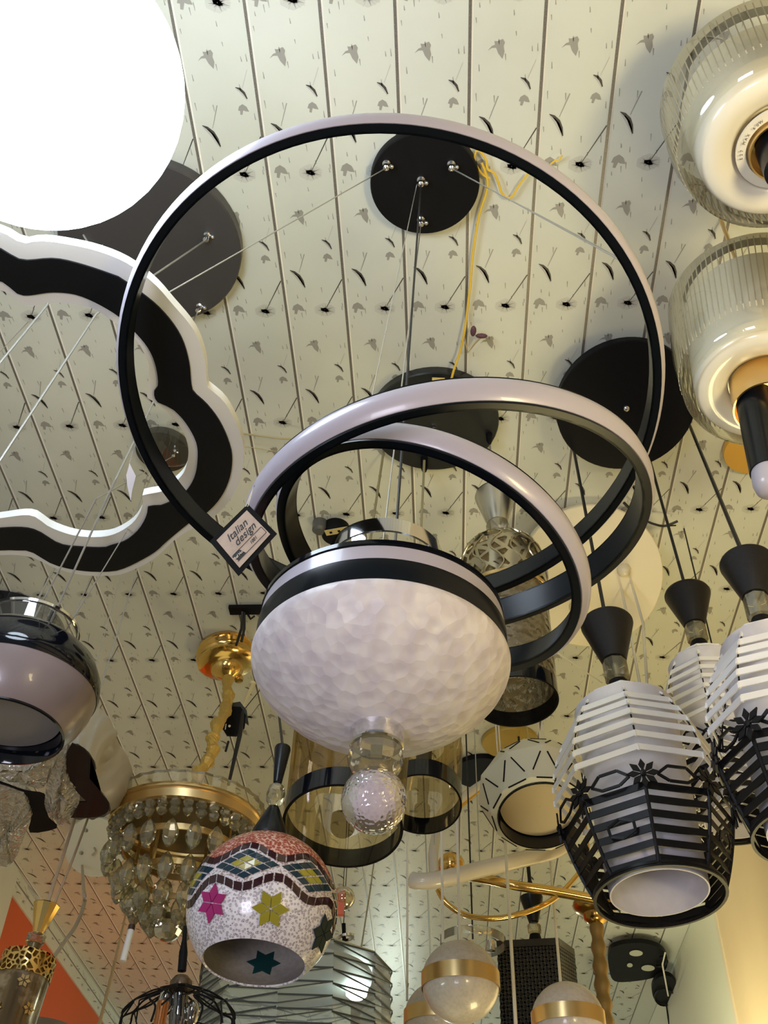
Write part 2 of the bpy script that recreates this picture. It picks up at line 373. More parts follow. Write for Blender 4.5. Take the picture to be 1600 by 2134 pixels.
# ceiling plate
cp = ceil_pt(885, 372); cr = 113 * depth(cp) / F
m = MB(); m.lathe((cp, (0, 0, -1)), [(cr * .97, 0.001), (cr, .004), (cr, .036), (cr * .985, .042), (.001, .042)], 64)
plate = part('ceiling_plate', m, M['matte'], root, sharp=30)
fit = {}
for k, (x, y) in enumerate([(805, 340), (940, 341), (877, 374), (877, 457)]):
    q = atz(x, y, ZC - .045); fit[k] = q; m = MB()
    m.lathe((q, (0, 0, -1)), [(.012, -.003), (.012, .004), (.0075, .008), (.0075, .016), (.010, .020), (.009, .030), (.003, .034), (.0005, .035)], 20)
    m.sphere(q + np.array([.016, .004, -.012]), .0075, 12, 8)
    part('cable_fitting', m, M['chrome'], plate)
def cable(a, b, r=.0016, mt='wire', name='cable', sag=0):
    m = MB(); a = np.asarray(a, float); b = np.asarray(b, float)
    pts = [a + (b - a) * t + np.array([0, 0, -sag * 4 * t * (1 - t)]) for t in ([0, 1] if not sag else [i / 10 for i in range(11)])]
    m.tube(pts, r, 6); return part(name, m, M[mt], root)
dn = np.array([0, 0, -.03])
cable(fit[0] + dn, aty(272, 655, 1.25)); cable(fit[1] + dn, aty(1290, 537, 1.22)); cable(fit[1] + dn + [.004, 0, 0], aty(1296, 545, 1.20))
cable(fit[2] + dn, bax.pt(1285) + [.012, -.03, 0], .003, 'blackwire'); cable(fit[3] + dn, bax.pt(1285) + [-.012, -.03, 0], .0017)
cable(fit[2] + dn + [-.012, 0, 0], aty(760, 898, 1.1), .0012)
# bowl
m = MB(); m.lathe(bax, bax.prof([(40, 1291), (246, 1291), (253, 1295), (254, 1303), (248, 1306), (.1, 1306)]), 96); part('bowl_lid', m, M['gloss'], root)
m = MB(); m.lathe(bax, bax.prof([(246, 1304), (252, 1306), (257, 1334), (250, 1336)]), 96); part('upper_opal_band', m, M['opal'], root)
m = MB(); m.lathe(bax, bax.prof([(250, 1334), (260, 1335), (264, 1374), (262, 1378), (250, 1378)]), 96); part('black_band', m, M['black'], root)
m = MB(); m.lathe(bax, bax.prof([(255, 1377), (266, 1378), (270, 1384), (270, 1392), (267, 1404), (258, 1422), (240, 1444), (214, 1466), (180, 1488), (140, 1506), (96, 1518), (58, 1524), (.1, 1525)]), 128)
part('textured_bowl', m, M['dish'], root, label='white opal glass bowl with a crackled relief surface')
m = MB(); m.lathe(bax, bax.prof([(114, 1161), (119, 1161), (119, 1186), (114, 1186)]), 72, close=True); part('acrylic_rim', m, M['chrome'], root)
m = MB(); m.lathe(bax, bax.prof([(117, 1186), (117, 1292)]), 72); part('glass_collar', m, M['clear'], root)
m = MB(); m.lathe(bax, bax.prof([(54, 1520), (57, 1522), (57, 1555), (54, 1558), (.1, 1558)]), 48); part('chrome_neck', m, M['chrome'], root)
m = MB(); m.lathe(bax, bax.prof([(50, 1558), (57, 1566), (59, 1582), (54, 1600), (40, 1613), (26, 1622), (24, 1627)]), 14); part('crystal_cup', m, M['cryst'], root, sharp=15)
m = MB(); c_ = bax.pt(1668); m.sphere(c_, 69 * bax.px(1668), 40, 24); part('bubble_ball', m, M['bubble'], root, label='clear crystal ball full of small bubbles')
m = MB(); rr = random.Random(3); Rb = 69 * bax.px(1668)
for k in range(150):
    v = unit([rr.gauss(0, 1), rr.gauss(0, 1), rr.gauss(0, 1)]); m.sphere(c_ + v * Rb * rr.uniform(.55, .93), rr.uniform(.0012, .0026), 6, 4)
b_ = part('bubbles', m, mat('bubble_skin', (.85, .80, .86), .1), root); b_['kind'] = 'stuff'
# swing tag on the middle ring
T = lambda x, y: aty(x, y, 1.10)
tg = thing('price_tag', 'small black-bordered paper tag reading Italian design, tied to the left of the black rings', 'tag', T(507, 1125))
A, B, C_, D_ = T(516, 1050), T(577, 1112), T(497, 1200), T(437, 1128); ctr = (A + B + C_ + D_) / 4
A, B, C_, D_ = [ctr + (q - ctr) for q in (A, B, C_, D_)]; nrm = unit(np.cross(B - A, D_ - A)); nrm = nrm if nrm[1] < 0 else -nrm
m = MB(); m.extrude([A, B, C_, D_], -nrm * .001); part('tag_card', m, mat('tag_black', (.006, .006, .006), .8, spec=.1), tg, sharp=0)
sh = lambda q, k: ctr + (q - ctr) * k + nrm * .0006
ul = lambda s_, t_: A + (D_ - A) * t_ + (B - A) * s_          # s along A->B, t along A->D
m = MB(); m.extrude([ctr + (q - ctr) * .80 + nrm * .0004 for q in (A, B, C_, D_)], nrm * .0003); part('tag_paper', m, mat('tag_cream', (.50, .41, .34), .8, spec=.1, vary=(60, (.42, .34, .29), .4, .7)), tg, sharp=0)
M['ink'] = mat('black_ink', (.012, .012, .012), .5)
xd = unit(A - D_); yd = unit(A - B); on = lambda s_, t_: ctr + (A - B) * (.5 - s_) + (A - D_) * (.5 - t_) + nrm * .001
writing('tag_text', 'Italian', .0185, on(.28, .50), xd, yd, M['ink'], tg, .35); writing('tag_text', 'design', .0185, on(.47, .44), xd, yd, M['ink'], tg, .35)
m = MB(); m.bar(on(.62, .87), on(.62, .12), .0007, .0004, nrm); m.bar(on(.80, .87), on(.80, .12), .0007, .0004, nrm); m.bar(on(.62, .12), on(.80, .12), .0007, .0004, nrm); m.bar(on(.71, .87), on(.71, .68), .0115, .0004, nrm); part('tag_lines', m, M['ink'], tg, sharp=0)
writing('tag_text', 'Ref No.', .0062, on(.71, .78) + nrm * .0005, xd, yd, mat('tag_print_white', (.7, .62, .55), .5), tg)
writing('tag_text', '1001', .0075, on(.71, .40), xd, yd, M['ink'], tg, .3)
m = MB(); m.tube([T(512, 1056), T(520, 1035), T(530, 1012), T(524, 1030), T(516, 1056)], .0006, 5); part('tag_string', m, M['whitewire'], tg)
# ---------------------------------------------------------------- bright bulb upper left, its glare built as a glowing globe
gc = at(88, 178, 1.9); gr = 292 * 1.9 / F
g = thing('glare_globe', 'large glowing white globe standing in for the glare of a bright bulb at the upper left, above the white-edged cloud ring', 'lamp', [gc[0], gc[1], ZC])
m = MB(); m.sphere(gc, gr, 48, 32); part('glare_sphere', m, mat('bulb_glare', (.9, .9, .92), .4, emit=((.74, .86, 1.0), 16.5)), g, label='glowing white sphere as wide as the glare of the bulb')
m = MB(); m.lathe((gc + [0, 0, gr], (0, 0, 1)), [(.05, -.02), (.05, .04), (.012, .06), (.001, .06)], 32); part('holder_cap', m, M['chrome'], g)  # cap and cord added so the glare globe hangs from something
m = MB(); m.tube([gc + [0, 0, gr + .05], [gc[0], gc[1], ZC]], .004); part('cord', m, M['whitewire'], g)
# ---------------------------------------------------------------- cloud ring lamp
ZK = 3.08
KO = [(124, 506), (200, 522), (266, 549), (320, 590), (356, 630), (405, 690), (427, 750), (431, 802), (439, 812), (472, 844), (502, 907), (508, 952), (499, 1001), (476, 1046), (442, 1080), (405, 1099), (364, 1125), (319, 1166), (262, 1194), (225, 1200), (169, 1198), (112, 1183), (64, 1161), (0, 1157), (-80, 1172), (-180, 1140), (-270, 1060), (-320, 940), (-325, 820), (-270, 690), (-225, 600), (-130, 510), (-50, 480), (0, 482), (45, 506), (80, 502)]
KB = [(112, 537), (169, 549), (232, 570), (259, 583), (330, 637), (375, 694), (394, 750), (399, 799), (405, 816), (431, 840), (457, 874), (476, 915), (484, 952), (478, 997), (457, 1039), (424, 1072), (397, 1086), (349, 1125), (319, 1151), (262, 1181), (225, 1189), (169, 1187), (112, 1174), (64, 1147), (30, 1145), (0, 1145), (-80, 1160), (-170, 1130), (-255, 1050), (-300, 940), (-305, 820), (-250, 700), (-205, 615), (-120, 535), (-50, 508), (0, 516), (45, 540)]
KC = [(112, 607), (169, 615), (236, 649), (274, 682), (307, 720), (324, 757), (330, 799), (322, 812), (324, 829), (337, 842), (356, 847), (386, 877), (409, 919), (412, 956), (405, 994), (386, 1024), (360, 1041), (335, 1052), (309, 1054), (306, 1072), (289, 1102), (262, 1125), (229, 1136), (214, 1140), (169, 1138), (124, 1132), (68, 1101), (0, 1099), (-60, 1108), (-130, 1070), (-190, 1000), (-215, 900), (-215, 800), (-180, 730), (-130, 660), (-60, 600), (0, 583), (45, 613)]
KI = [(112, 630), (187, 641), (232, 667), (277, 701), (300, 735), (311, 769), (306, 825), (319, 836), (345, 855), (375, 889), (390, 922), (392, 952), (382, 986), (356, 1012), (337, 1024), (295, 1033), (298, 1045), (291, 1069), (270, 1095), (225, 1117), (161, 1117), (105, 1099), (64, 1074), (0, 1080), (-60, 1085), (-118, 1050), (-170, 985), (-192, 900), (-192, 805), (-160, 745), (-112, 682), (-50, 622), (0, 604), (56, 637)]
def loop(P, z, n=160):
    L = smooth_line([atz(x, y, z) for x, y in P], 6, True); L = np.array(L)
    # resample by angle about the middle so loops pair up point by point
    c = atz(80, 850, z); a = np.unwrap(np.arctan2(L[:, 1] - c[1], L[:, 0] - c[0])); s = -1 if a[-1] < a[0] else 1
    A_ = np.append(a * s, a[0] * s + 2 * math.pi); LL = np.vstack([L, L[:1]])
    t = np.linspace(0, 2 * math.pi, n, endpoint=False) - math.pi
    A_ = np.maximum.accumulate(A_); tt = A_[0] + np.mod(t - A_[0], 2 * math.pi)
    return [np.array([np.interp(q, A_, LL[:, k]) for k in range(3)]) for q in tt]
kr = thing('cloud_ring_lamp', 'flat scalloped cloud-shaped ring lamp, black face between white acrylic edges, at the left', 'lamp', atz(80, 850, ZC))
m = MB(); m.ringband(loop(KO, ZK), loop(KI, ZK), (0, 0, .022)); part('acrylic_edge', m, M['white'], kr, sharp=35)
m = MB(); m.ringband(loop(KB, ZK), loop(KC, ZK), (0, 0, -.004)); part('black_face', m, mat('black_face', (.006, .007, .009), .4, spec=.3), kr, sharp=35)
m = MB()
for p in [(200, 535), (-150, 560), (-250, 1000)]: q = atz(*p, ZK + .02); m.tube([q, [q[0] * .5 + kr.location[0] * .5, q[1] * .5 + kr.location[1] * .5, ZC]], .0012)
part('cables', m, M['wire'], kr)
# ---------------------------------------------------------------- ceiling plates
def plate_thing(name, px, py, rpx, mt, label, th=.04, mt2=None, dome=0, cat='ceiling rose', tilt=0):
    c = ceil_pt(px, py); r = rpx * depth(c) / F; dd = np.array([0, -math.sin(math.radians(tilt)), -math.cos(math.radians(tilt))])
    if tilt: c = aty(px, py, c[1] * (1 - r * math.sin(math.radians(tilt)) / HC))
    t = thing(name, label, cat, c); m = MB()
    if tilt: m.tube([c, [c[0], c[1], ZC]], .012)
    m.lathe((c, dd), [(r * .98, .001), (r, .006), (r, th - .005), (r * .985, th)] + ([(r * .7, th + dome * .6), (r * .3, th + dome * .95)] if dome else []) + [(.001, th + dome)], 56)
    part('plate', m, mt, t, sharp=30); return t, c, r
def stud(t, px, py, r=.01, mt='chrome', z=.045, name='fitting'):
    q = atz(px, py, ZC - z); m = MB(); m.lathe((q, (0, 0, -1)), [(r * .9, 0), (r * .9, .006), (r * .55, .010), (r * .55, .018), (r * .8, .022), (r * .8, .032), (.0008, .036)], 16)
    m.sphere(q + np.array([r * 1.4, .003, -.008]), r * .6, 10, 6); part(name, m, M[mt], t); return q + [0, 0, -.034]
bt, bc, br = plate_thing('ceiling_plate', 318, 496, 188, M['brown'], 'large dull brown round ceiling plate with chrome cable fittings, just right of the glare globe', .05)
s1 = stud(bt, 432, 488, .012); s2 = stud(bt, 416, 636, .012); s3 = stud(bt, 180, 505, .012)
kt, kc, kR = plate_thing('ceiling_plate', 1300, 838, 140, M['matte'], 'large matt black round ceiling plate with one chrome stud, above the three barrel-shaped pendants', .045, tilt=17)
k_ = ray(1305, 851); o_n = np.array([0, -math.sin(math.radians(17)), -math.cos(math.radians(17))]); m = MB(); m.sphere(CAM + k_ * (((kc + o_n * .05 - CAM) @ o_n) / (k_ @ o_n)), .013, 16, 10); part('stud', m, M['chrome'], kt)
dt, dc, dr = plate_thing('ceiling_plate', 905, 868, 133, mat('dark_grey_plate', (.014, .016, .016), .3), 'dark grey round ceiling plate seen through the middle black ring, above the filigree pendant', .04)
m = MB(); m.sphere(atz(903, 895, ZC - .048), .012, 16, 10); part('stud', m, M['chrome'], dt)
ot, oc, orr = plate_thing('flush_lamp', 1226, 1196, 140, mat('lamp_cream_face', (.80, .72, .52), .35), 'large cream white round flush ceiling lamp with small knobs, behind the nested black rings', .05, cat='ceiling light', tilt=38)
for x, y in [(1300, 1188), (1168, 1130), (1200, 1265)]:
    k_ = ray(x, y); o_n = np.array([0, -math.sin(math.radians(38)), -math.cos(math.radians(38))]); s_k = ((oc + o_n * .052 - CAM) @ o_n) / (k_ @ o_n); m = MB(); m.sphere(CAM + k_ * s_k, .028, 16, 10); part('knob', m, mat('knob_cream', (.74, .66, .48), .2), ot)
at_, ac, ar = plate_thing('ceiling_plate', 1572, 928, 66, mat('amber_gold_plate', (.72, .42, .08), .35, .3), 'orange gold round ceiling plate half hidden behind the black lamp tube at the right edge', .03)
gt, gcn, gR = plate_thing('ceiling_plate', 342, 930, 56, mat('smoky_olive_plate', (.045, .045, .035), .25), 'smoky round ceiling plate under a clear plastic film, seen inside the cloud ring', .035)
m = MB(); q = ceil_pt(352, 928, .042); m.lathe((q, (0, 0, -1)), [(.105, .0), (.108, .004), (.09, .01), (.001, .012)], 40); part('plastic_film', m, M['clear'], gt)
s4 = stud(gt, 364, 938, .008, z=.05)
wt, wc, wR = plate_thing('ceiling_plate', 200, 1762, 61, mat('chalk_white', (.72, .74, .64), .4), 'round chalky white ceiling plate with bare screws, beside the crystal chandelier', .03, tilt=42)
o_n = np.array([0, -math.sin(math.radians(42)), -math.cos(math.radians(42))])
for x, y in [(180, 1730), (218, 1788), (170, 1777)]: k_ = ray(x, y); m = MB(); m.lathe((CAM + k_ * (((wc + o_n * .031 - CAM) @ o_n) / (k_ @ o_n)), o_n), [(.012, 0), (.012, .006), (.001, .008)], 10); part('screw', m, M['steel'], wt)
m = MB(); q = wc + o_n * .035; m.tube(smooth_line([q, q + o_n * .03 + [.02, 0, -.01], q + [.0, -.01, -.05]], 5), .006); part('wire', m, M['wire'], wt)
plate_thing('ceiling_plate', 278, 1848, 33, mat('chalk_white_small', (.66, .70, .60), .4), 'small pale round ceiling plate peeping out below the hanging crystals', .03, tilt=40)
plate_thing('ceiling_plate', 1005, 1602, 62, M['matte'], 'matt black ceiling plate just left of the faceted white drum lamp', .03)
plate_thing('ceiling_plate', 1062, 1540, 58, mat('ochre_plate', (.52, .36, .07), .4, .3), 'ochre gold round ceiling plate above the faceted white drum lamp', .03)
plate_thing('ceiling_plate', 22, 1300, 113, M['gloss'], 'gloss black round ceiling plate behind the top of the black and pink dome pendant', .05)
# oval-holed black plate and its neighbours, lower right
def flat_plate(name, pts, z, mt, label, th=.05, cat='ceiling rose'):
    L = smooth_line([atz(x, y, z) for x, y in pts], 5, True); t = thing(name, label, cat, np.mean(L, axis=0)); m = MB(); m.extrude(L, (0, 0, -th)); part('plate', m, mt, t, sharp=35); return t
pt = flat_plate('ceiling_plate', [(1268, 1974), (1290, 1960), (1335, 1956), (1372, 1966), (1388, 1985), (1386, 2010), (1362, 2028), (1320, 2036), (1280, 2036), (1268, 2012)], ZC - .05, M['matte'], 'black ceiling plate with oval cut-outs under the largest barrel pendant', .03)
M['cut'] = mat('pale_opening', (.55, .58, .46), .5)
for x, y, a, b in [(1325, 1986, 14, 6), (1350, 2017, 14, 6), (1312, 2011, 6, 4)]:
    m = MB(); m.extrude([atz(x + a * math.cos(k * math.pi / 12), y + b * math.sin(k * math.pi / 12), ZC - .083) for k in range(24)], (0, 0, -.003)); part('cut_out', m, M['cut'], pt, label='pale oval opening')
m = MB(); m.tube([atz(1372 + 18 * math.cos(k), 2004 + 10 * math.sin(k), ZC - .1) for k in np.linspace(-1.4, 1.9, 10)], .009); part('hook', m, M['matte'], pt)
pt2 = flat_plate('ceiling_plate', [(1357, 2050), (1368, 2030), (1388, 2024), (1405, 2036), (1411, 2068), (1400, 2086), (1380, 2086), (1362, 2074)], ZC - .10, M['matte'], 'small black round ceiling plate with a wire loop, nearest the pale wall', .03)
m = MB(); m.tube([atz(1384 + 20 * math.cos(k), 2078 + 18 * math.sin(k), ZC - .14) for k in np.linspace(0, 2 * math.pi, 20)][:-1], .006, closed=True); m.tube([atz(1388, 2092, ZC - .14), atz(1396, 2150, ZC - .3)], .006); part('wire_loop', m, M['matte'], pt2)
m = MB(); m.tube([atz(1386, 1985, ZC - .12), atz(1380, 2010, ZC - .2), atz(1392, 2075, ZC - .2)], .006); part('cord', m, M['whitewire'], pt2)
flat_plate('ceiling_plate', [(1236, 2005), (1246, 1999), (1254, 2010), (1252, 2026), (1242, 2028), (1235, 2018)], ZC - .05, M['matte'], 'tiny black ceiling plate left of the gold cloth-covered drop', .03)
# small round black rose with brass slotted strap, behind the small ring
t = thing('ceiling_bracket', 'black round bracket with a slotted brass strap, left of the clear glass collar', 'bracket', ceil_pt(698, 1100))
c = ceil_pt(700, 1098, .05); m = MB(); m.lathe((ceil_pt(700, 1098), (0, 0, -1)), [(.055, 0.001), (.055, .05), (.05, .056), (.001, .056)], 32); part('rose', m, M['matte'], t)
c2 = ceil_pt(667, 1088); m = MB(); m.lathe((c2, (0, 0, -1)), [(.03, 0.001), (.03, .045), (.02, .055), (.001, .055)], 24); part('small_cap', m, mat('grey_plastic', (.10, .10, .09), .3), t)
m = MB(); a_, b_ = atz(678, 1111, ZC - .062), atz(735, 1101, ZC - .062); m.bar(a_, b_, .03, .003, (0, 0, 1)); part('brass_strap', m, mat('pale_brass', (.80, .66, .30), .35, .4), t)
for k, w in ((.2, .014), (.5, .012), (.8, .014)):
    m = MB(); q = a_ + (b_ - a_) * k; m.bar(q - (b_ - a_) * .045, q + (b_ - a_) * .045, .009, .002, (0, 0, 1)); m.v[-8:] = [(x, y, z - .0025) for x, y, z in m.v[-8:]]
    part('slot', m, M['matte'], t)
# black ceiling bar with two cords, left
t = thing('ceiling_bracket', 'black strap bracket with two dangling black wires, left of the textured bowl', 'bracket', ceil_pt(512, 1270))
m = MB(); m.bar(atz(478, 1271, ZC - .02), atz(556, 1270, ZC - .02), .05, .018, (0, 0, 1)); part('strap', m, M['matte'], t)
m = MB(); m.tube([atz(505, 1274, ZC - .03), atz(503, 1310, ZC - .09), atz(492, 1345, ZC - .12)], .006); m.tube([atz(509, 1276, ZC - .03), atz(509, 1310, ZC - .08), atz(503, 1338, ZC - .12)], .006); m.tube([atz(516, 1280, ZC - .03), atz(522, 1290, ZC - .07), atz(530, 1284, ZC - .05)], .005); part('wires', m, M['blackwire'], t)
# ---------------------------------------------------------------- wires on the ceiling
t = thing('yellow_wire', 'bent yellow twin wire running down the ceiling from behind the black ceiling plate', 'wire', ceil_pt(975, 560))
cz = lambda x, y, d=.02: ceil_pt(x, y, d)
m = MB(); m.tube(smooth_line([cz(1004, 340), cz(1016, 385), cz(998, 450), cz(985, 530), cz(980, 590), cz(972, 660), cz(966, 700, .03), cz(958, 735, .03), cz(946, 770, .05), cz(940, 792, .06)], 6), .0042); part('main_strand', m, M['yellowwire'], t)
m = MB(); m.tube(smooth_line([cz(1020, 372), cz(1004, 362), cz(990, 340), cz(990, 320), cz(998, 314), cz(1012, 332), cz(1016, 352), cz(1030, 362), cz(1040, 386), cz(1044, 400), cz(1056, 412), cz(1068, 408), cz(1082, 385), cz(1100, 362)], 6), .0036); part('loop_strand', m, M['yellowwire'], t)
m = MB(); m.tube([cz(1147, 342), cz(1156, 335), cz(1166, 332), cz(1171, 324)], .003); part('loose_end', m, M['yellowwire'], t)
m = MB(); m.tube([cz(966, 700, .03), cz(975, 735, .04), cz(990, 715, .05), cz(1005, 700, .05)], .003); m.tube([cz(940, 790, .06), cz(932, 800, .06), cz(950, 798, .06)], .004)
part('bare_end', m, mat('dusty_wire', (.42, .33, .17), .6), t)
m = MB(); m.box(atz(913, 796, ZC - .06), (.022, 0, 0), (0, .012, 0), (0, 0, .009)); part('connector', m, mat('yellow_connector', (.66, .50, .16), .5), t)
m = MB(); q = atz(986, 690, ZC - .05); m.sphere(q, .013, 10, 8, sc=(.8, 1.6, .8)); m.sphere(atz(1003, 700, ZC - .05), .012, 8, 6, sc=(1.8, .8, .6)); solo('dried_moth', m, mat('dark_purple_brown', (.10, .04, .06), .6), 'small dark purple dried bud caught beside the yellow wire', 'bud')
m = MB(); m.tube(smooth_line([cz(500, 903, .03), cz(540, 908, .05), cz(590, 914, .06), cz(650, 915, .04)], 6), .0035); m.tube(smooth_line([cz(505, 930), cz(560, 938), cz(620, 950)], 5), .0015); solo('ceiling_wire', m, mat('olive_wire', (.45, .38, .18), .5), 'thin olive wire crossing the ceiling between the cloud ring and the middle black ring', 'wire')
m = MB(); m.tube(smooth_line([cz(1345, 1085, .05), cz(1362, 1092, .06), cz(1385, 1096, .06), cz(1412, 1086, .05)], 6), .005); m.tube([cz(1385, 1096, .06), cz(1408, 1095, .05)], .003); m.tube([cz(1300, 1048, .05), cz(1320, 1068, .05)], .006); solo('ceiling_wire', m, M['blackwire'], 'short frayed black wire sticking out beside the cream flush lamp', 'wire')
# dried leaf / plastic sliver on the big ring's left
m_ = MB(); m_.tube([aty(270, 965, 1.6), atz(300, 860, ZC)], .001); t_ = m_; L = [aty(270, 965, 1.6), aty(283, 992, 1.6), aty(276, 1020, 1.6), aty(272, 1044, 1.6), aty(265, 1012, 1.6), aty(263, 990, 1.6)]; t_.extrude(L, (0, .002, 0)); solo('torn_label', t_, mat('mauve_grey_sliver', (.34, .29, .28), .5), 'thin torn grey sliver hanging from a cable just left of the big black ring', 'label', sharp=0)
# ---------------------------------------------------------------- barrel cage pendants
CONE = [(.5, -2), (54, 0), (55, 3)]
M['frost'] = mat('frosted_white_glass', (.74, .72, .76), .35, vary=(14, (.60, .58, .64), .35, .7)); M['slatw'] = mat('white_slat_paint', (.84, .83, .82), .35)
M['slatb'] = mat('black_slat_paint', (.005, .005, .007), .38, spec=.25)
def barrel(label, ax, S, cap, y0, y1, top_hw, mid_hw, bot_hw, phase, cord_to, glass_y, sc=1.0, both=None):
    t = thing('barrel_pendant', label, 'pendant lamp', cord_to, 'barrel cage pendants')
    m = MB(); m.tube([cord_to, ax.pt(cap[0])], .0055, 8); part('cord', m, M['blackwire'], t)
    m = MB(); m.lathe(ax, ax.prof([(.5, cap[0] - 1), (cap[2] * .96, cap[0] - 1), (cap[2], cap[0] + 2), (cap[2], cap[0] + 5), (cap[3], cap[1]), (.5, cap[1])]), 48); part('cone_cap', m, M['sparkle'], t, sharp=35)
    cy1 = cap[1] + (y0 - cap[1]) * .52; h = cap[3] * .98
    m = MB(); m.lathe(ax, ax.prof([(h * .8, cap[1]), (h, cap[1] + 3), (h, cy1 - 3), (h * .8, cy1)]), 8, a0=.4); m.lathe(ax, ax.prof([(h * .3, cap[1]), (h * .3, cy1)]), 12, 1); part('crystal_block', m, [M['cryst'], M['steel']], t, sharp=10)
    m = MB(); m.lathe(ax, ax.prof([(h * .75, cy1), (h * 1.15, cy1 + (y0 - cy1) * .6), (h * 1.2, y0 + 4), (.5, y0 + 4)]), 24); part('socket_cup', m, M['matte'], t)
    N = 8; H = ax.t(y1) - ax.t(y0); t0 = ax.t(y0)
    rt_, rm, rb = top_hw * ax.px(y0), mid_hw * ax.px((y0 + y1) / 2), bot_hw * ax.px(y1)
    def R(s):      # barrel outline, s from 0 at the top to 1 at the bottom
        if s < .5: k = s / .5; return rt_ + (rm - rt_) * math.sin(k * math.pi / 2) ** .85
        k = (s - .5) / .5; return rb + (rm - rb) * math.cos(k * math.pi / 2) ** .9
    def P(s, i, k=1.0):
        a = phase + 2 * math.pi * i / N; return ax.a + ax.d * (t0 + H * s) + (ax.e1 * math.cos(a) + ax.e2 * math.sin(a)) * R(s) * k
    out = lambda i: ax.e1 * math.cos(phase + 2 * math.pi * i / N) + ax.e2 * math.sin(phase + 2 * math.pi * i / N)
    ph = H / 16
    m = MB(); m.lathe(ax, [(R(.0) * .97, t0), (R(.0) * 1.0, t0), (R(.0), t0 + .003), (R(.0) * .97, t0 + .003)], 40, close=True)
    for k in range(8):
        s = .01 + k * .071
        for i in range(N):
            m.bar(P(s + .012, i), P(s + .012, i + 1), .0155 * sc, .003, out(i + .5))
            m.bar(P(s, i), P(s + .052, i), .006 * sc, .004, out(i)) if False else None
    for i in range(N):
        for k in range(8): s = .01 + k * .071; m.tube([P(s + .005 + .058 * j / 2, i, 1.004) for j in range(2)], .0035 * sc, 5)
    part('white_slats', m, M['slatw'], t, label='white slats of the upper half', sharp=30)
    m = MB()
    for i in range(N): m.tube([P(.02 + .95 * j / 24, i, .985) for j in range(12)], .0022 * sc, 4)
    s0 = .65
    for k in range(6):
        s = s0 + .045 + k * .056
        for i in range(N): m.bar(P(s, i), P(s, i + 1), .0175 * sc, .003, out(i + .5))
    for i in range(N): m.tube([P(s0 - .02 + (.985 - s0 + .02) * j / 10, i, 1.003) for j in range(11)], .0042 * sc, 6)
    part('black_slats', m, M['slatb'], t, label='black slats of the lower half', sharp=30)
    for i in range(N):        # open hexagon links between the flowers
        m = MB(); q = [P(s0, i + .2), P(s0 - .035, i + .36), P(s0 - .035, i + .64), P(s0, i + .8), P(s0 + .03, i + .64), P(s0 + .03, i + .36)]
        for j in range(6): m.bar(q[j], q[(j + 1) % 6], .0065 * sc, .0035, out(i + .5))
        part('hexagon_link', m, M['slatb'], t, sharp=30)
        if i % 2 == 0:
            m = MB(); q = [P(.83, i + .28), P(.81, i + .5), P(.83, i + .72), P(.865, i + .72), P(.885, i + .5), P(.865, i + .28)]
            for j in range(6): m.bar(q[j], q[(j + 1) % 6], .006 * sc, .0035, out(i + .5))
            part('hexagon_link', m, M['slatb'], t, sharp=30)
    for i in range(N):
        m = MB(); c = P(s0, i, 1.012); o = out(i); u_ = unit(np.cross(ax.d, o)); w_ = ax.d
        for k in range(8):
            a = k * math.pi / 4; d_ = u_ * math.cos(a) + w_ * math.sin(a); e_ = -u_ * math.sin(a) + w_ * math.cos(a); L = .037 * sc
            m.extrude([c + d_ * L * .15, c + d_ * L * .6 + e_ * L * .2, c + d_ * L, c + d_ * L * .6 - e_ * L * .2], o * .004)
        m.lathe((c, o), [(.007 * sc, -.001), (.007 * sc, .006), (.0005, .008)], 10)
        part('flower_stud', m, M['slatb'], t, sharp=30)
    m = MB(); b = rb
    for z, w in ((H * .985, .006), (H * 1.0, .005)): m.lathe(ax, [(b * 1.0, t0 + z), (b * 1.05, t0 + z), (b * 1.05, t0 + z + w), (b * 1.0, t0 + z + w)], 48, close=True)
    for i in range(N): m.bar(P(.97, i), ax.a + ax.d * (t0 + H) + out(i) * b * 1.02, .01 * sc, .004, out(i))
    part('bottom_ring', m, M['slatb'], t, sharp=30)
    g0, g1, gh = glass_y; m = MB(); m.lathe(ax, ax.prof([(.5, g0 - 2), (gh * .8, g0), (gh, g0 + 10), (gh * 1.02, (g0 + g1) / 2), (gh, g1), (gh * .97, g1), (gh * .96, g0 + 12), (gh * .7, g0 + 4)]), 48)
    part('frosted_shade', m, M['frost'], t, label='white frosted glass cylinder inside the cage'); return t
a1 = AX((1262, 1290), (1378, 1880), 2.25, 2.2)
barrel('largest black and white barrel cage pendant hanging lowest, its open bottom fully in view', a1, 0, (1299, 1378, 54, 26), 1462, 1868, 66, 178, 132, .22, ceil_pt(1193, 925), (1475, 1862, 103))
a2 = AX((1431, 1235), (1545, 1720), 2.62, 2.6)
barrel('smaller barrel cage pendant hanging between its two neighbours, half hidden behind them', a2, 0, (1237, 1303, 47, 22), 1372, 1712, 52, 122, 92, .45, ceil_pt(1350, 945), (1380, 1712, 74), .85)
a3 = AX((1553, 1165), (1690, 1700), 1.8, 1.76)
barrel('barrel cage pendant cut off by the right edge of the photo', a3, 0, (1172, 1245, 55, 27), 1335, 1740, 66, 165, 125, .1, ceil_pt(1434, 880), (1345, 1735, 98))
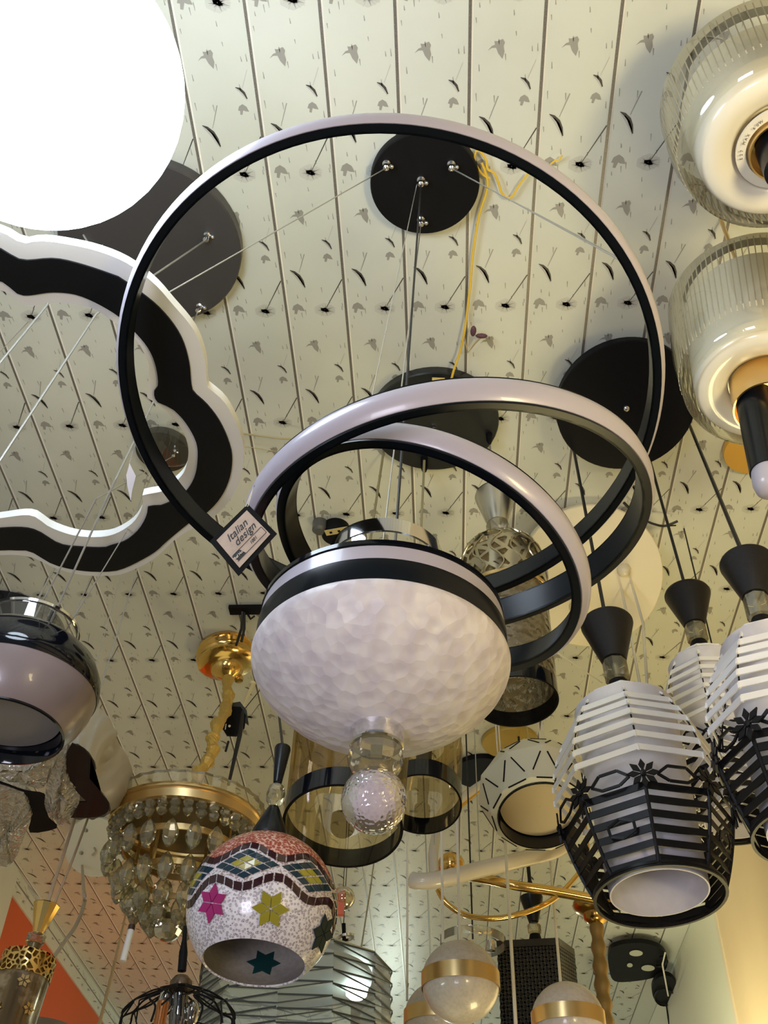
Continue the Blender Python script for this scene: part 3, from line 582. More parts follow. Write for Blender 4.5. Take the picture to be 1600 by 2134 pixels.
# lampshade with black rim behind the right-hand barrels
t = thing('drum_shade', 'beige drum shade with a black rim, just behind the two right-hand barrel pendants', 'lampshade', aty(1560, 1690, 3.0)); axd = AX((1553, 1640), (1568, 1715), 3.0)
m = MB(); m.lathe(axd, axd.prof([(74, 1600), (76, 1708)]), 48); m.disc(axd.pt(1703), axd.d, 72 * axd.px(1703), 48); part('shade', m, mat('taupe_fabric', (.46, .38, .34), .6), t)
m = MB(); m.lathe(axd, axd.prof([(75, 1708), (79, 1708), (79, 1716), (75, 1716)]), 48, close=True); part('rim', m, M['gloss'], t)
m = MB(); m.tube([axd.pt(1600), [*axd.pt(1600)[:2], ZC]], .003); part('cord', m, M['blackwire'], t)
# ---------------------------------------------------------------- fluted double glass lamps, right edge
def fluted(label, ax, top, bot, hw0, hw1, ih, mode, bs):
    t = thing('glass_cylinder_lamp', label, 'lamp', [*ax.pt(top)[:2], ZC]); px = ax.px(bot)
    fl = lambda a, k: 1 + .004 * math.cos(a * 64)
    m = MB(); m.lathe(ax, ax.prof([(hw0 * .8, top - 6), (hw0, top), (hw0 * 1.02, (top + bot) / 2), (hw1, bot - 12), (hw1 * .97, bot - 4), (hw1 * .9, bot)]), 96)
    part('outer_glass', m, glass('clear_outer_glass', (.98, .97, .90), .025, (.72, .66, .45), .03, .04), t, sharp=60, label='clear champagne glass cylinder')
    m = MB(); N = 88
    for i in range(N):
        a = 2 * math.pi * i / N; e = ax.e1 * math.cos(a) + ax.e2 * math.sin(a); r0, r1 = hw0 * .985 * ax.px(top), hw1 * .985 * ax.px(bot)
        ta, tb = ax.t(top + 3), ax.t(top + (bot - top) * .80); m.bar(ax.a + ax.d * ta + e * r0, ax.a + ax.d * tb + e * (r0 * .4 + r1 * .6), .0028, .0015, e)
    part('glass_ribs', m, mat('rib_shade', (.60, .53, .38), .3), t, sharp=0, label='fine brown pinstripe ribs in the glass')
    m = MB(); m.lathe(ax, ax.prof([(ih * .9, top + 6), (ih, top + 12), (ih, bot - 22), (ih * .985, bot - 8), (ih * .93, bot - 2), (ih * .80, bot), (ih * .62, bot - 3), (ih * .55, bot - 8), (ih * .52, bot - 16), (.5, bot - 18)]), 96)
    part('inner_shade', m, mat('milk_glass', (.84, .80, .68), .22, coat=.4), t, sharp=50, label='milky white inner glass')
    b0, b1, bh = bs; m = MB(); m.lathe(ax, ax.prof([(bh, b0), (bh, b1), (bh * .95, b1), (bh * .93, b0 + 3), (.5, b0 + 3)]), 64); part('brass_cup', m, M['gold2'], t, sharp=30)
    m = MB(); m.lathe(ax, ax.prof([(.5, top), (bh * 1.1, top + 1), (bh * 1.15, bot - 15)]), 32); part('dark_neck', m, mat('neck_bronze', (.16, .13, .07), .35, .5), t)  # neck in a dark bronze tone
    m = MB(); m.tube([ax.pt(top), [*ax.pt(top)[:2], ZC]], .006); part('stem', m, M['gold2'], t); return t
axA = AX((1578, 190), (1625, 305), 1.12)
tA = fluted('fluted clear glass cylinder lamp in the upper right corner, seen from straight below', axA, 205, 308, 204, 197, 165, 0, (296, 316, 66))
m = MB(); m.lathe(axA, axA.prof([(50, 306), (50, 352), (44, 355), (.5, 355)]), 40); part('black_tube', m, M['black'], tA)
o_ = axA.pt(345); rB = 60 * axA.px(345)
m = MB(); e1, e2 = axA.e1, axA.e2
ring = MB(); ring.lathe(axA, axA.prof([(90, 306), (70, 307), (70, 309), (90, 309)]), 64, close=True); part('label_ring', ring, mat('white_label_ring', (.80, .76, .66), .3), tA)
cx = axA.pt(310); cam_dir = unit(CAM - cx)
for i, ch in enumerate('E27 MAX 60W'):
    # letters follow the left side of the ring
    ang = math.radians(198 - i * 6.2); best = None
    q = cx + (np.array([math.cos(ang), 0, 0]) + np.array([0, -math.sin(ang) * -1, 0])) * 0
    ex = np.array([1.0, 0, 0]); ey = np.array([0, -1.0, 0])          # picture right / picture up on a level plane seen from below
    pos = cx + (ex * math.cos(ang) + ey * math.sin(ang)) * 80 * axA.px(310) + axA.d * .0012
    tang = ex * math.sin(ang) - ey * math.cos(ang); rad = ex * math.cos(ang) + ey * math.sin(ang)
    if ch != ' ': writing('label_text', ch, 0.0095, pos, tang, rad, M['ink'], tA)
axB = AX((1560, 560), (1600, 835), 1.62)
tB = fluted('fluted clear glass cylinder lamp with a long black tube, second down the right edge', axB, 640, 812, 174, 167, 143, 0, (800, 852, 72))
ax2 = AX((1572, 830), (1603, 1000), 1.62)
m = MB(); m.lathe(ax2, ax2.prof([(.5, 828), (39, 829), (37, 985), (.5, 986)]), 48); part('black_tube', m, M['black'], tB)
m = MB(); m.lathe(ax2, ax2.prof([(34, 984), (35, 992), (35, 1008), (31, 1020), (20, 1028), (.5, 1031)]), 48); part('white_tip', m, M['opal'], tB, label='milky white rounded tip')
# ---------------------------------------------------------------- black and pink dome pendant, left edge
ax = AX((62, 1320), (3, 1512), 1.95)
t = thing('dome_pendant', 'gloss black dome pendant with a pinkish opal band, at the left edge', 'pendant lamp', ax.pt(1320))
m = MB(); m.lathe(ax, ax.prof([(92, 1306), (100, 1307), (100, 1312), (92, 1312)]), 64, close=True); part('chrome_rim', m, M['chrome'], t)
m = MB(); m.lathe(ax, ax.prof([(97, 1312), (97, 1348)]), 64); part('glass_collar', m, M['clear'], t)
m = MB(); m.lathe(ax, ax.prof([(.5, 1344), (90, 1345), (128, 1358), (156, 1380), (172, 1408), (177, 1432), (174, 1442), (168, 1442)]), 96); part('black_dome', m, M['gloss'], t)
m = MB(); m.lathe(ax, ax.prof([(173, 1441), (169, 1462), (158, 1488), (143, 1510), (131, 1522)]), 96); part('opal_band', m, mat('pink_opal', (.27, .215, .21), .3, coat=.3), t)
m = MB(); m.lathe(ax, ax.prof([(131, 1521), (133, 1526), (129, 1527), (126, 1524), (118, 1490), (.5, 1490)]), 96); part('black_recess', m, M['gloss'], t)
m = MB(); m.lathe(ax, ax.prof([(117, 1492), (116, 1494), (.5, 1495)]), 64); part('diffuser', m, mat('grey_diffuser', (.25, .235, .22), .5), t)
m = MB(); m.tube([ax.pt(1330) + [.035, 0, 0], aty(240, 1000, 1.7), s2], .0025); m.tube([ax.pt(1330) + [-.01, 0, 0], aty(200, 1040, 1.7), s4], .002); m.tube([ax.pt(1330) + [.075, 0, 0], aty(262, 1110, 1.8), atz(330, 960, ZC)], .0014)
part('cables', m, M['wire'], t)
m = MB(); m.tube([s3, aty(95, 640, 1.5), aty(-60, 830, 1.45)], .003); m.tube([s1, aty(200, 655, 1.55), aty(-20, 990, 1.5), aty(-60, 1050, 1.48)], .003); m.tube([aty(174, 490, 1.6), aty(192, 520, 1.6)], .003)
solo('steel_cables', m, M['wire'], 'two long steel cables slanting down behind the cloud ring from the brown ceiling plate', 'cables')
# ---------------------------------------------------------------- ice-glass wave lamp with ribbed shell
Z2 = atz(150, 1620, 2.0)[2]; ZI = 2.95
t = thing('wave_lamp', 'ice-glass lamp with black wavy plates and a ribbed frosted shell, below the dome pendant', 'chandelier', atz(130, 1640, ZI + .1))
def slab(name, pts, z, th, mt, n=5, label=None, sharp=35):
    m = MB(); m.extrude(smooth_line([atz(x, y, z) for x, y in pts], n, True) if n > 1 else [atz(x, y, z) for x, y in pts], (0, 0, th)); return part(name, m, mt, t, sharp=sharp, label=label)
slab('black_wave_plate', [(149, 1551), (152, 1551), (176, 1562), (194, 1585), (198, 1605), (188, 1621), (189, 1624), (210, 1650), (226, 1675), (224, 1692), (200, 1703), (152, 1704), (150, 1702), (164, 1675), (166, 1672), (180, 1671), (178, 1668), (160, 1650), (143, 1622), (136, 1600), (138, 1572)], ZI, .004, M['black'], 3, 'black double-lobed wave plate')
slab('black_wave_plate', [(-60, 1612), (0, 1630), (50, 1648), (92, 1656), (92, 1680), (104, 1708), (118, 1726), (62, 1735), (66, 1700), (58, 1680), (50, 1658), (0, 1642), (-60, 1625)], ZI + .003, .004, M['matte'], 3)
M['swirl'] = glass('ribbed_frosted_acrylic', (.80, .76, .68), .86, (.58, .54, .46), .3, .03, edge=.2)
m = MB(); top = smooth_line([atz(x, y, ZI + .19) for x, y in [(150, 1480), (182, 1470), (212, 1480), (236, 1510), (246, 1545), (262, 1570), (275, 1602), (274, 1640), (255, 1668), (222, 1684), (180, 1660), (150, 1600)]], 8, True)
bot_ = smooth_line([atz(x, y, ZI + .01) for x, y in [(152, 1552), (178, 1562), (196, 1584), (200, 1605), (190, 1622), (211, 1648), (229, 1676), (226, 1694), (202, 1706), (176, 1706), (150, 1700), (140, 1600)]], 8, True)
n = len(top); K = 10; vs = []
for k in range(K + 1):
    for i in range(n):
        w = k / K; p = top[i] * (1 - w) + bot_[i] * w; o = unit([*(p - (top[n // 2] + bot_[0]) / 2)[:2], 0]); vs.append(p + o * (.02 * math.sin(w * math.pi) + .006 * math.cos(i * .9 + k * .9)))
m.add(vs, [(k * n + i, k * n + (i + 1) % n, (k + 1) * n + (i + 1) % n, (k + 1) * n + i) for k in range(K) for i in range(n)] + [tuple(range(n))])
part('ribbed_shell', m, M['swirl'], t, sharp=60, label='frosted shell with fine swirling ribs')
def ice(pts, z, th):
    m = MB(); L = [atz(x, y, z) for x, y in pts]; L = smooth_line(L, 3, True); c = np.mean(L, axis=0); rr = random.Random(int(pts[0][0])); rings = []
    for k, (w, dz) in enumerate([(.0, 0), (.35, -.014), (.7, .0), (.95, .008), (1.0, .02), (.98, th)]):
        rings.append([c + (p - c) * max(w, .01) + np.array([0, 0, dz + rr.uniform(-.009, .009)]) for p in L])
    n = len(L); m.add([p for R_ in rings for p in R_], [(k * n + i, k * n + (i + 1) % n, (k + 1) * n + (i + 1) % n, (k + 1) * n + i) for k in range(5) for i in range(n)]); part('ice_glass_block', m, M['ice'], t, sharp=8)
ice([(136, 1572), (137, 1600), (146, 1630), (166, 1660), (160, 1690), (128, 1730), (112, 1722), (97, 1700), (90, 1675), (95, 1640), (112, 1600)], ZI - .008, .045)
ice([(-70, 1585), (0, 1590), (60, 1592), (110, 1578), (128, 1568), (104, 1610), (92, 1648), (45, 1643), (0, 1628), (-70, 1606)], ZI - .006, .03)
ice([(-70, 1628), (0, 1644), (48, 1658), (62, 1690), (66, 1705), (58, 1725), (38, 1780), (25, 1805), (0, 1816), (-70, 1820)], ZI - .012, .045)
m = MB()
for p in [(170, 1500)]: q = atz(*p, ZI + .12); m.tube([q, [q[0], q[1], ZC]], .0012)
part('cables', m, M['wire'], t)
# ---------------------------------------------------------------- gold crystal chandelier with cloth-covered chain
def crystal_mesh(name, r, h, seg=7):
    m = MB(); m.lathe((np.zeros(3), (0, 0, -1)), [(.0005, 0), (r * .45, h * .12), (r * .85, h * .32), (r, h * .52), (r * .8, h * .74), (r * .35, h * .93), (.0005, h)], seg)
    me = bpy.data.meshes.new(name); me.from_pydata(m.v, [], m.f); me.materials.append(M['cryst']); me.update(); return me
ax = AX((393, 1690), (352, 1925), 3.3)
top = aty(470, 1375, 3.55)
t = thing('crystal_chandelier', 'round gold chandelier with tiers of hanging oval crystals and a gold cloth-covered chain', 'chandelier', ceil_pt(470, 1350))
ac2 = AX((470, 1352), (475, 1420), float(ceil_pt(470, 1347)[1]))
m = MB(); m.lathe(ac2, ac2.prof([(40, 1345), (56, 1349), (58, 1354), (54, 1357), (61, 1362), (57, 1366), (62, 1372), (58, 1376), (60, 1382), (52, 1388), (40, 1390), (34, 1392), (33, 1400), (20, 1408), (9, 1414), (.5, 1418)]), 64); part('gold_ceiling_cup', m, M['gold'], t, sharp=60)
m = MB(); m.tube([ac2.pt(1350), [*ac2.pt(1350)[:2], ZC]], .02); part('stem', m, M['gold'], t)
m = MB(); m.lathe((atz(497, 1408, ac2.pt(1395)[2]), ac2.d), [(.001, 0), (.018, .005), (.022, .02), (.018, .03), (.001, .032)], 20); part('gold_knob', m, M['gold'], t)
P_ = smooth_line([aty(x, y, yy) for x, y, yy in [(474, 1412, 3.78), (474, 1445, 3.7), (470, 1480, 3.6), (452, 1515, 3.42), (442, 1545, 3.4), (440, 1575, 3.38), (420, 1602, 3.34), (408, 1632, 3.3)]], 8)
m = MB(); px_ = ax.px(1600)
R_ = [(12.5 + 3.0 * math.sin(i * .9) + 1.5 * math.sin(i * 2.3)) * px_ for i in range(len(P_))]
m.tube([p + np.array([math.cos(i * .7), math.sin(i * .7), 0]) * px_ * 2.5 for i, p in enumerate(P_)], R_, 9); part('cloth_chain', m, M['rope'], t, sharp=25)
m = MB(); m.tube([p + np.array([math.cos(i * .55), math.sin(i * .55), 0]) * px_ * 9 for i, p in enumerate(P_)], 5.5 * px_, 7); part('cloth_fold', m, M['rope'], t)
m = MB(); m.lathe(ax, ax.prof([(150, 1706), (157, 1707), (158, 1714), (155, 1717), (158, 1720), (157, 1735), (150, 1738)]), 96); part('gold_rim', m, M['gold2'], t, sharp=30)
m = MB(); m.lathe(ax, ax.prof([(150, 1685), (161, 1686), (161, 1708), (152, 1708)]), 60, wave=lambda a, k: 1 + .012 * math.cos(a * 30)); part('crystal_rim', m, M['cryst'], t, sharp=5)
m = MB(); m.lathe(ax, ax.prof([(150, 1712), (.5, 1714)]), 48); part('top_plate', m, mat('olive_inner_plate', (.20, .16, .07), .4, .4), t)
for r_, y_ in ((118, 1778), (84, 1832)):
    m = MB(); m.lathe(ax, ax.prof([(r_, y_ - 6), (r_ + 4, y_ - 6), (r_ + 4, y_ + 6), (r_, y_ + 6)]), 48, close=True)
    for k in range(4): e = ax.e1 * math.cos(k * 1.57 + .5) + ax.e2 * math.sin(k * 1.57 + .5); m.tube([ax.pt(y_) + e * r_ * ax.px(y_), ax.pt(1715) + e * r_ * ax.px(y_)], .006)
    part('gold_tier_ring', m, M['gold2'], t)
px1 = ax.px(1780); cm = crystal_mesh('oval_crystal', 17 * px1, 62 * px1); cs = crystal_mesh('small_crystal', 12 * px1, 26 * px1, 6)
def hang(me, hw, py, N, ph=0.0, nm='crystal'):
    for k in range(N):
        a = 2 * math.pi * (k + ph) / N; q = ax.pt(py) + (ax.e1 * math.cos(a) + ax.e2 * math.sin(a)) * hw * ax.px(py)
        o = bpy.data.objects.new(nm, me); COL.objects.link(o); o.parent = t; o.location = [float(q[i] - t.location[i]) for i in range(3)]; o.rotation_euler = (0, 0, a * 2.3)
hang(cs, 148, 1732, 36); hang(cs, 143, 1744, 34, .5); hang(cm, 146, 1774, 20); hang(cm, 116, 1826, 16, .1); hang(cm, 82, 1862, 11); hang(cm, 48, 1882, 7, .2); hang(cs, 34, 1905, 6)
m = MB(); c = ax.pt(1932); m.sphere(c, 30 * ax.px(1930), 10, 7); part('crystal_ball', m, M['cryst'], t, sharp=5)
for o in list(t.children):
    if o.name.startswith('crystal.') or o.name == 'crystal': pass
# ---------------------------------------------------------------- gold filigree cylinder, lower left
ax = AX((97, 1888), (45, 2050), 3.0)
t = thing('gold_cylinder_pendant', 'gold filigree cylinder pendant with flared gold cone top, in the lower left corner', 'pendant lamp', ax.pt(1888))
m = MB(); m.lathe(ax, ax.prof([(.5, 1886), (27, 1886), (28, 1888), (11, 1945), (.5, 1946)]), 12); part('cone_cap', m, M['gold'], t, sharp=15)
m = MB(); m.lathe(ax, ax.prof([(14, 1946), (20, 1950), (20, 1964), (15, 1968)]), 10); part('crystal_collar', m, M['cryst'], t, sharp=5)
m = MB(); m.lathe(ax, ax.prof([(14, 1966), (14, 1992), (.5, 1992)]), 24); part('neck', m, mat('dark_brass', (.18, .14, .07), .3, .7), t)
def lace(name, col, col2, scale):
    m_ = mat(name, col, .22, 1.0); nt = m_.node_tree; N, L = nt.nodes, nt.links; b = N['Principled BSDF']; v = N.new('ShaderNodeTexVoronoi'); v.feature = 'DISTANCE_TO_EDGE'; v.inputs['Scale'].default_value = scale
    tc = N.new('ShaderNodeTexCoord'); L.new(tc.outputs['Object'], v.inputs['Vector']); r = N.new('ShaderNodeValToRGB'); r.color_ramp.elements[0].position = .10; r.color_ramp.elements[1].position = .14
    L.new(v.outputs['Distance'], r.inputs['Fac']); tr = N.new('ShaderNodeBsdfTransparent'); tr.inputs[0].default_value = (*col2, 1); mx = N.new('ShaderNodeMixShader')
    L.new(r.outputs['Color'], mx.inputs[0]); L.new(b.outputs[0], mx.inputs[1]); L.new(tr.outputs[0], mx.inputs[2]); L.new(mx.outputs[0], N['Material Output'].inputs[0]); return m_
m = MB(); m.lathe(ax, ax.prof([(14, 1990), (54, 1992), (56, 1998), (56, 2040)]), 64); part('gold_lace_band', m, lace('gold_lace', (.85, .58, .22), (.75, .6, .35), 60), t)
m = MB(); m.lathe(ax, ax.prof([(54, 1998), (54, 2170), (50, 2172)]), 64); part('mottled_glass', m, mat('mottled_gold_glass', (.20, .14, .07), .15, .6, vary=(22, (.45, .36, .24), .45, .6, 6)), t)
for k, (a, y_) in enumerate([(1.2, 2060), (2.4, 2095), (1.9, 2120), (.7, 2110), (3.0, 2050)]):
    m = MB(); o = ax.e1 * math.cos(a) + ax.e2 * math.sin(a); c = ax.pt(y_) + o * 56 * ax.px(y_); u_ = unit(np.cross(ax.d, o))
    for j in range(6):
        b = j * math.pi / 3; d_ = u_ * math.cos(b) + ax.d * math.sin(b); e_ = -u_ * math.sin(b) + ax.d * math.cos(b); L = 14 * ax.px(y_)
        m.extrude([c + d_ * L * .15, c + d_ * L * .6 + e_ * L * .28, c + d_ * L, c + d_ * L * .6 - e_ * L * .28], o * .002)
    part('punched_flower', m, M['gold2'], t)
m = MB(); m.tube([ax.pt(1890), aty(134, 1775, 3.1), aty(170, 1660, 3.3)], .0055); m.tube([ax.pt(1892) + [.02, 0, 0], aty(150, 1795, 3.1), aty(185, 1700, 3.3)], .004); part('cords', m, mat('tan_cord', (.50, .38, .26), .5), t)
m = MB(); m.tube(smooth_line([atz(171, 1800, 4.2), aty(174, 1850, 3.8), aty(176, 1880, 3.6), aty(160, 1925, 3.4), aty(135, 1962, 3.2), aty(104, 2006, 3.05)], 8), .007); solo('cord', m, mat('beige_cord', (.52, .44, .34), .5), 'thick beige cord curving down from the chalky white ceiling plate to the gold cylinder', 'cord')
ax = AX((55, 2100), (45, 2170), 3.5); m = MB(); m.lathe(ax, ax.prof([(92, 2155), (108, 2155), (108, 2185), (92, 2185)]), 64, close=True); solo('ring_lamp', m, mat('taupe_ring', (.24, .20, .17), .4), 'taupe ring lamp partly visible behind the gold cylinder against the orange wall', 'lamp')
# tube hanging on a string
t = thing('pull_stick', 'thin white stick with a dark end, hanging on a string over the brown-lit ceiling', 'stick', aty(266, 1966, 3.3))
m = MB(); m.tube([aty(273, 1938, 3.3), aty(256, 2003, 3.3)], .010, 10); part('stick', m, M['white'], t)
m = MB(); m.tube([aty(275, 1928, 3.3), aty(273, 1938, 3.3)], .011, 10); part('end_cap', m, mat('dark_brown_tip', (.06, .03, .02), .4), t)
m = MB(); m.tube([aty(275, 1930, 3.3), aty(295, 1875, 3.5), atz(345, 1755, ZC)], .003); part('string', m, mat('tan_string', (.50, .36, .20), .5), t)
def cord(pts, r, mt, label, col='cord'):
    m = MB(); m.tube(pts, r); solo('hanging_cord', m, mt, label, col)
M['tan'] = mat('tan_cord_2', (.52, .38, .22), .5)
cord([atz(268, 1880, ZC), aty(238, 2010, 4.0), aty(203, 2150, 3.8)], .006, M['tan'], 'tan cord hanging at a slant left of the white stick', 'cord')
cord([atz(330, 1020, ZC), aty(282, 1198, 2.62), aty(196, 1477, 2.55)], .0022, M['wire'], 'thin steel cable running down to the ribbed shell of the ice-glass lamp')
cord([atz(160, 1105, ZC), aty(110, 1190, 2.3), aty(60, 1285, 2.0)], .003, M['wire'], 'short pale cable reaching the chrome rim of the dome pendant')
cord([atz(235, 1100, ZC), aty(190, 1200, 2.4), aty(147, 1300, 2.2)], .0016, M['wire'], 'fine cable ending at the right of the chrome dome rim')
# ---------------------------------------------------------------- mosaic globe pendant
ax = AX((589, 1560), (519, 2017), 1.9, 1.86)
t = thing('mosaic_globe_pendant', 'mosaic glass globe pendant with coloured stars and a dark tiled zigzag band', 'pendant lamp', ax.pt(1560), None)
gcn = ax.pt(1893); gcn = gcn + ax.e1 * 8 * ax.px(1893); GR = 156 * ax.px(1893)
def mos_mat():
    m_ = mat('bead_mosaic', (.80, .77, .80), .25, coat=.4); nt = m_.node_tree; N, L = nt.nodes, nt.links; b = N['Principled BSDF']
    tc = N.new('ShaderNodeTexCoord'); v = N.new('ShaderNodeTexVoronoi'); v.inputs['Scale'].default_value = 210; L.new(tc.outputs['Object'], v.inputs['Vector'])
    r = N.new('ShaderNodeValToRGB'); e = r.color_ramp.elements; e[0].position = .0; e[0].color = (.62, .58, .62, 1); e[1].position = .30; e[1].color = (.50, .46, .50, 1)
    for p, c in ((.38, (.18, .15, .18, 1)), (.46, (.74, .71, .75, 1)), (.8, (.84, .82, .85, 1))): q = e.new(p); q.color = c
    L.new(v.outputs['Distance'], r.inputs['Fac']); L.new(r.outputs['Color'], b.inputs['Base Color']); return m_
def red_mat():
    m_ = mat('red_bead_mosaic', (.6, .15, .08), .25); nt = m_.node_tree; N, L = nt.nodes, nt.links; b = N['Principled BSDF']
    tc = N.new('ShaderNodeTexCoord'); v = N.new('ShaderNodeTexVoronoi'); v.inputs['Scale'].default_value = 190; L.new(tc.outputs['Object'], v.inputs['Vector'])
    r = N.new('ShaderNodeValToRGB'); e = r.color_ramp.elements; e[0].color = (.42, .09, .05, 1); e[1].position = .75; e[1].color = (.70, .42, .34, 1); q = e.new(.45); q.color = (.30, .05, .03, 1)
    L.new(v.outputs['Distance'], r.inputs['Fac']); L.new(r.outputs['Color'], b.inputs['Base Color']); return m_
M['mos'] = mos_mat(); M['redmos'] = red_mat()
def G(th, la, k=1.0): return gcn + ((ax.e1 * math.cos(th) + ax.e2 * math.sin(th)) * math.cos(la) + ax.d * math.sin(la)) * GR * k
def hit(px, py):
    d = unit(ray(px, py)); o = CAM - gcn; b = o @ d; disc = b * b - (o @ o - GR * GR); s = -b - math.sqrt(max(disc, 0)); X = (o + d * s) / GR
    return math.atan2(X @ ax.e2, X @ ax.e1), math.asin(max(-1, min(1, X @ ax.d)))
l_open = math.acos(104 / 156.0)
lu = hit(600, 1786)[1]; lut = hit(515, 1757)[1]; ll = hit(590, 1838)[1]; llt = hit(508, 1856)[1]; th0 = hit(512, 1800)[0]; NW = 7
def band_edge(th):
    w = math.cos(NW * (th - th0)) * .5 + .5          # 1 at a bulge
    return lu + (lut - lu) * w, ll + (llt - ll) * w
def shell(l0f, l1f, k, mt_i, mb, n=168, rows=14):
    vs = []
    for j in range(rows + 1):
        for i in range(n):
            th = 2 * math.pi * i / n; a, b = l0f(th), l1f(th); vs.append(G(th, a + (b - a) * j / rows, k))
    mb.add(vs, [(j * n + i, j * n + (i + 1) % n, (j + 1) * n + (i + 1) % n, (j + 1) * n + i) for j in range(rows) for i in range(n)], mt_i)
m = MB(); shell(lambda th: band_edge(th)[1] - .01, lambda th: l_open, 1.0, 0, m); shell(lambda th: l_open, lambda th: -1.35, .975, 1, m)
shell(lambda th: l_open, lambda th: l_open + .001, 1.0, 0, m, rows=1)
vs = []; n = 96
for r_ in (1.0, .975): vs += [G(2 * math.pi * i / n, l_open, r_) for i in range(n)]
m.add(vs, [(i, (i + 1) % n, n + (i + 1) % n, n + i) for i in range(n)], 0)
part('white_bead_shell', m, [M['mos'], mat('frosted_inside', (.42, .38, .33), .5, vary=(120, (.36, .33, .28), .4, .6))], t, label='lower shell of white glass beads', sharp=50)
m = MB(); shell(lambda th: -1.5, lambda th: band_edge(th)[0], 1.0, 0, m); part('red_bead_cap', m, M['redmos'], t, label='top cap of red and pink glass beads')
M['grout'] = mat('grey_white_grout', (.70, .66, .68), .5, vary=(260, (.30, .22, .20), .50, .58))
m = MB(); shell(lambda th: band_edge(th)[0] - .005, lambda th: band_edge(th)[1] + .005, .999, 0, m); part('band_grout', m, M['grout'], t)
def tile(mb, q, mi=0):      # q: (theta, lat) corners
    c = G(sum(a for a, b in q) / len(q), sum(b for a, b in q) / len(q)); o = unit(c - gcn); mb.extrude([G(a, b, 1.001) for a, b in q], o * .0018, mi)
md = MB(); NT = NW * 7
for i in range(NT):
    for e, off in ((0, .0), (1, -.10)):
        a0, a1 = 2 * math.pi * (i + .08) / NT + th0, 2 * math.pi * (i + .92) / NT + th0
        tile(md, [(a0, band_edge(a0)[e] + off), (a1, band_edge(a1)[e] + off), (a1, band_edge(a1)[e] + off + .105), (a0, band_edge(a0)[e] + off + .105)])
o = part('dark_border_tiles', md, mat('dark_red_tile', (.035, .012, .015), .1), t, sharp=0, label='rows of dark maroon tiles'); o['kind'] = 'stuff'
M['olive'] = mat('olive_tile', (.34, .30, .03), .12); mn = MB(); hw_ = math.pi / NW * 1.0; lc = (lut + llt) / 2 - .005; hh = (llt - lut) / 2 - .135
for w in range(NW):
    tc_ = th0 + 2 * math.pi * w / NW; my = MB()
    for i in range(-2, 2):
        for j in range(-2, 2):
            f_ = lambda u, v: (tc_ + (u + v) / 4 * hw_, lc + (u - v) / 4 * hh)
            g_ = .09; q = [f_(i + g_, j + g_), f_(i + 1 - g_, j + g_), f_(i + 1 - g_, j + 1 - g_), f_(i + g_, j + 1 - g_)]
            tile(my if (-1 <= i <= 0 and -1 <= j <= 0) else mn, q)
    part('olive_diamond', my, M['olive'], t, sharp=0, label='olive yellow centre tiles')
o = part('blue_diamond_tiles', mn, mat('navy_teal_tile', (.012, .035, .05), .1), t, sharp=0, label='dark blue diamond tiles'); o['kind'] = 'stuff'
def star(px, py, r, mt, k=1.0, rot=0.0, name='star'):
    th, la = hit(px, py); m = MB(); c = G(th, la, k); o = unit(c - gcn); u_ = unit(np.cross(o, ax.d)); w_ = np.cross(o, u_); R = r * GR
    for j in range(6):
        b = rot + j * math.pi / 3; d_ = u_ * math.cos(b) + w_ * math.sin(b)
        d1 = u_ * math.cos(b - .5236) + w_ * math.sin(b - .5236); d2 = u_ * math.cos(b + .5236) + w_ * math.sin(b + .5236); s_ = .03 * R
        m.extrude([c + d_ * s_ * 1.5, c + d1 * R * .56 + d_ * s_, c + d_ * R, c + d2 * R * .56 + d_ * s_], o * (.0025 if k > .98 else -.0025))
    part(name, m, mt, t, sharp=0)
star(443, 1882, .24, mat('magenta_tile', (.33, .01, .13), .12), 1.002, .2, 'magenta_star'); star(563, 1894, .24, mat('olive_star_tile', (.30, .26, .02), .12), 1.002, .1, 'olive_star')
star(672, 1945, .26, mat('dark_teal_tile', (.006, .02, .024), .5, spec=.15), 1.002, .3, 'dark_star')
# star on the far inside wall, seen through the opening
d = unit(ray(549, 2010)); o_ = CAM - gcn; b = o_ @ d; s_ = -b + math.sqrt(b * b - (o_ @ o_ - (GR * .97) ** 2)); X = (o_ + d * s_) / GR
thi, lai = math.atan2(X @ ax.e2, X @ ax.e1), math.asin(X @ ax.d)
m = MB(); c = G(thi, lai, .965); o = unit(c - gcn); u_ = unit(np.cross(o, ax.d)); w_ = np.cross(o, u_); R = .24 * GR
m.extrude([c + (u_ * math.cos(k * math.pi / 6) + w_ * math.sin(k * math.pi / 6)) * R * (1 if k % 2 == 0 else .55) for k in range(12)], -o * .003); part('inside_star', m, mat('teal_star', (.01, .05, .05), .2), t, sharp=0)
m = MB(); m.lathe(ax, ax.prof([(.5, 1557), (16, 1558), (17, 1562), (9, 1632), (.5, 1633)]), 32); part('upper_cone', m, M['black'], t)
m = MB(); m.lathe(ax, ax.prof([(8, 1634), (16, 1641), (20, 1655), (18, 1670), (10, 1681), (6, 1683)]), 12); part('crystal_bead', m, M['cryst'], t, sharp=8)
m = MB(); m.lathe(ax, ax.prof([(.5, 1682), (11, 1683), (15, 1690), (38, 1738), (40, 1752), (.5, 1753)]), 40); part('lower_cone', m, M['black'], t)
m = MB(); m.tube([ax.pt(1558), ceil_pt(556, 1278)], .003); part('cord', m, M['blackwire'], t)
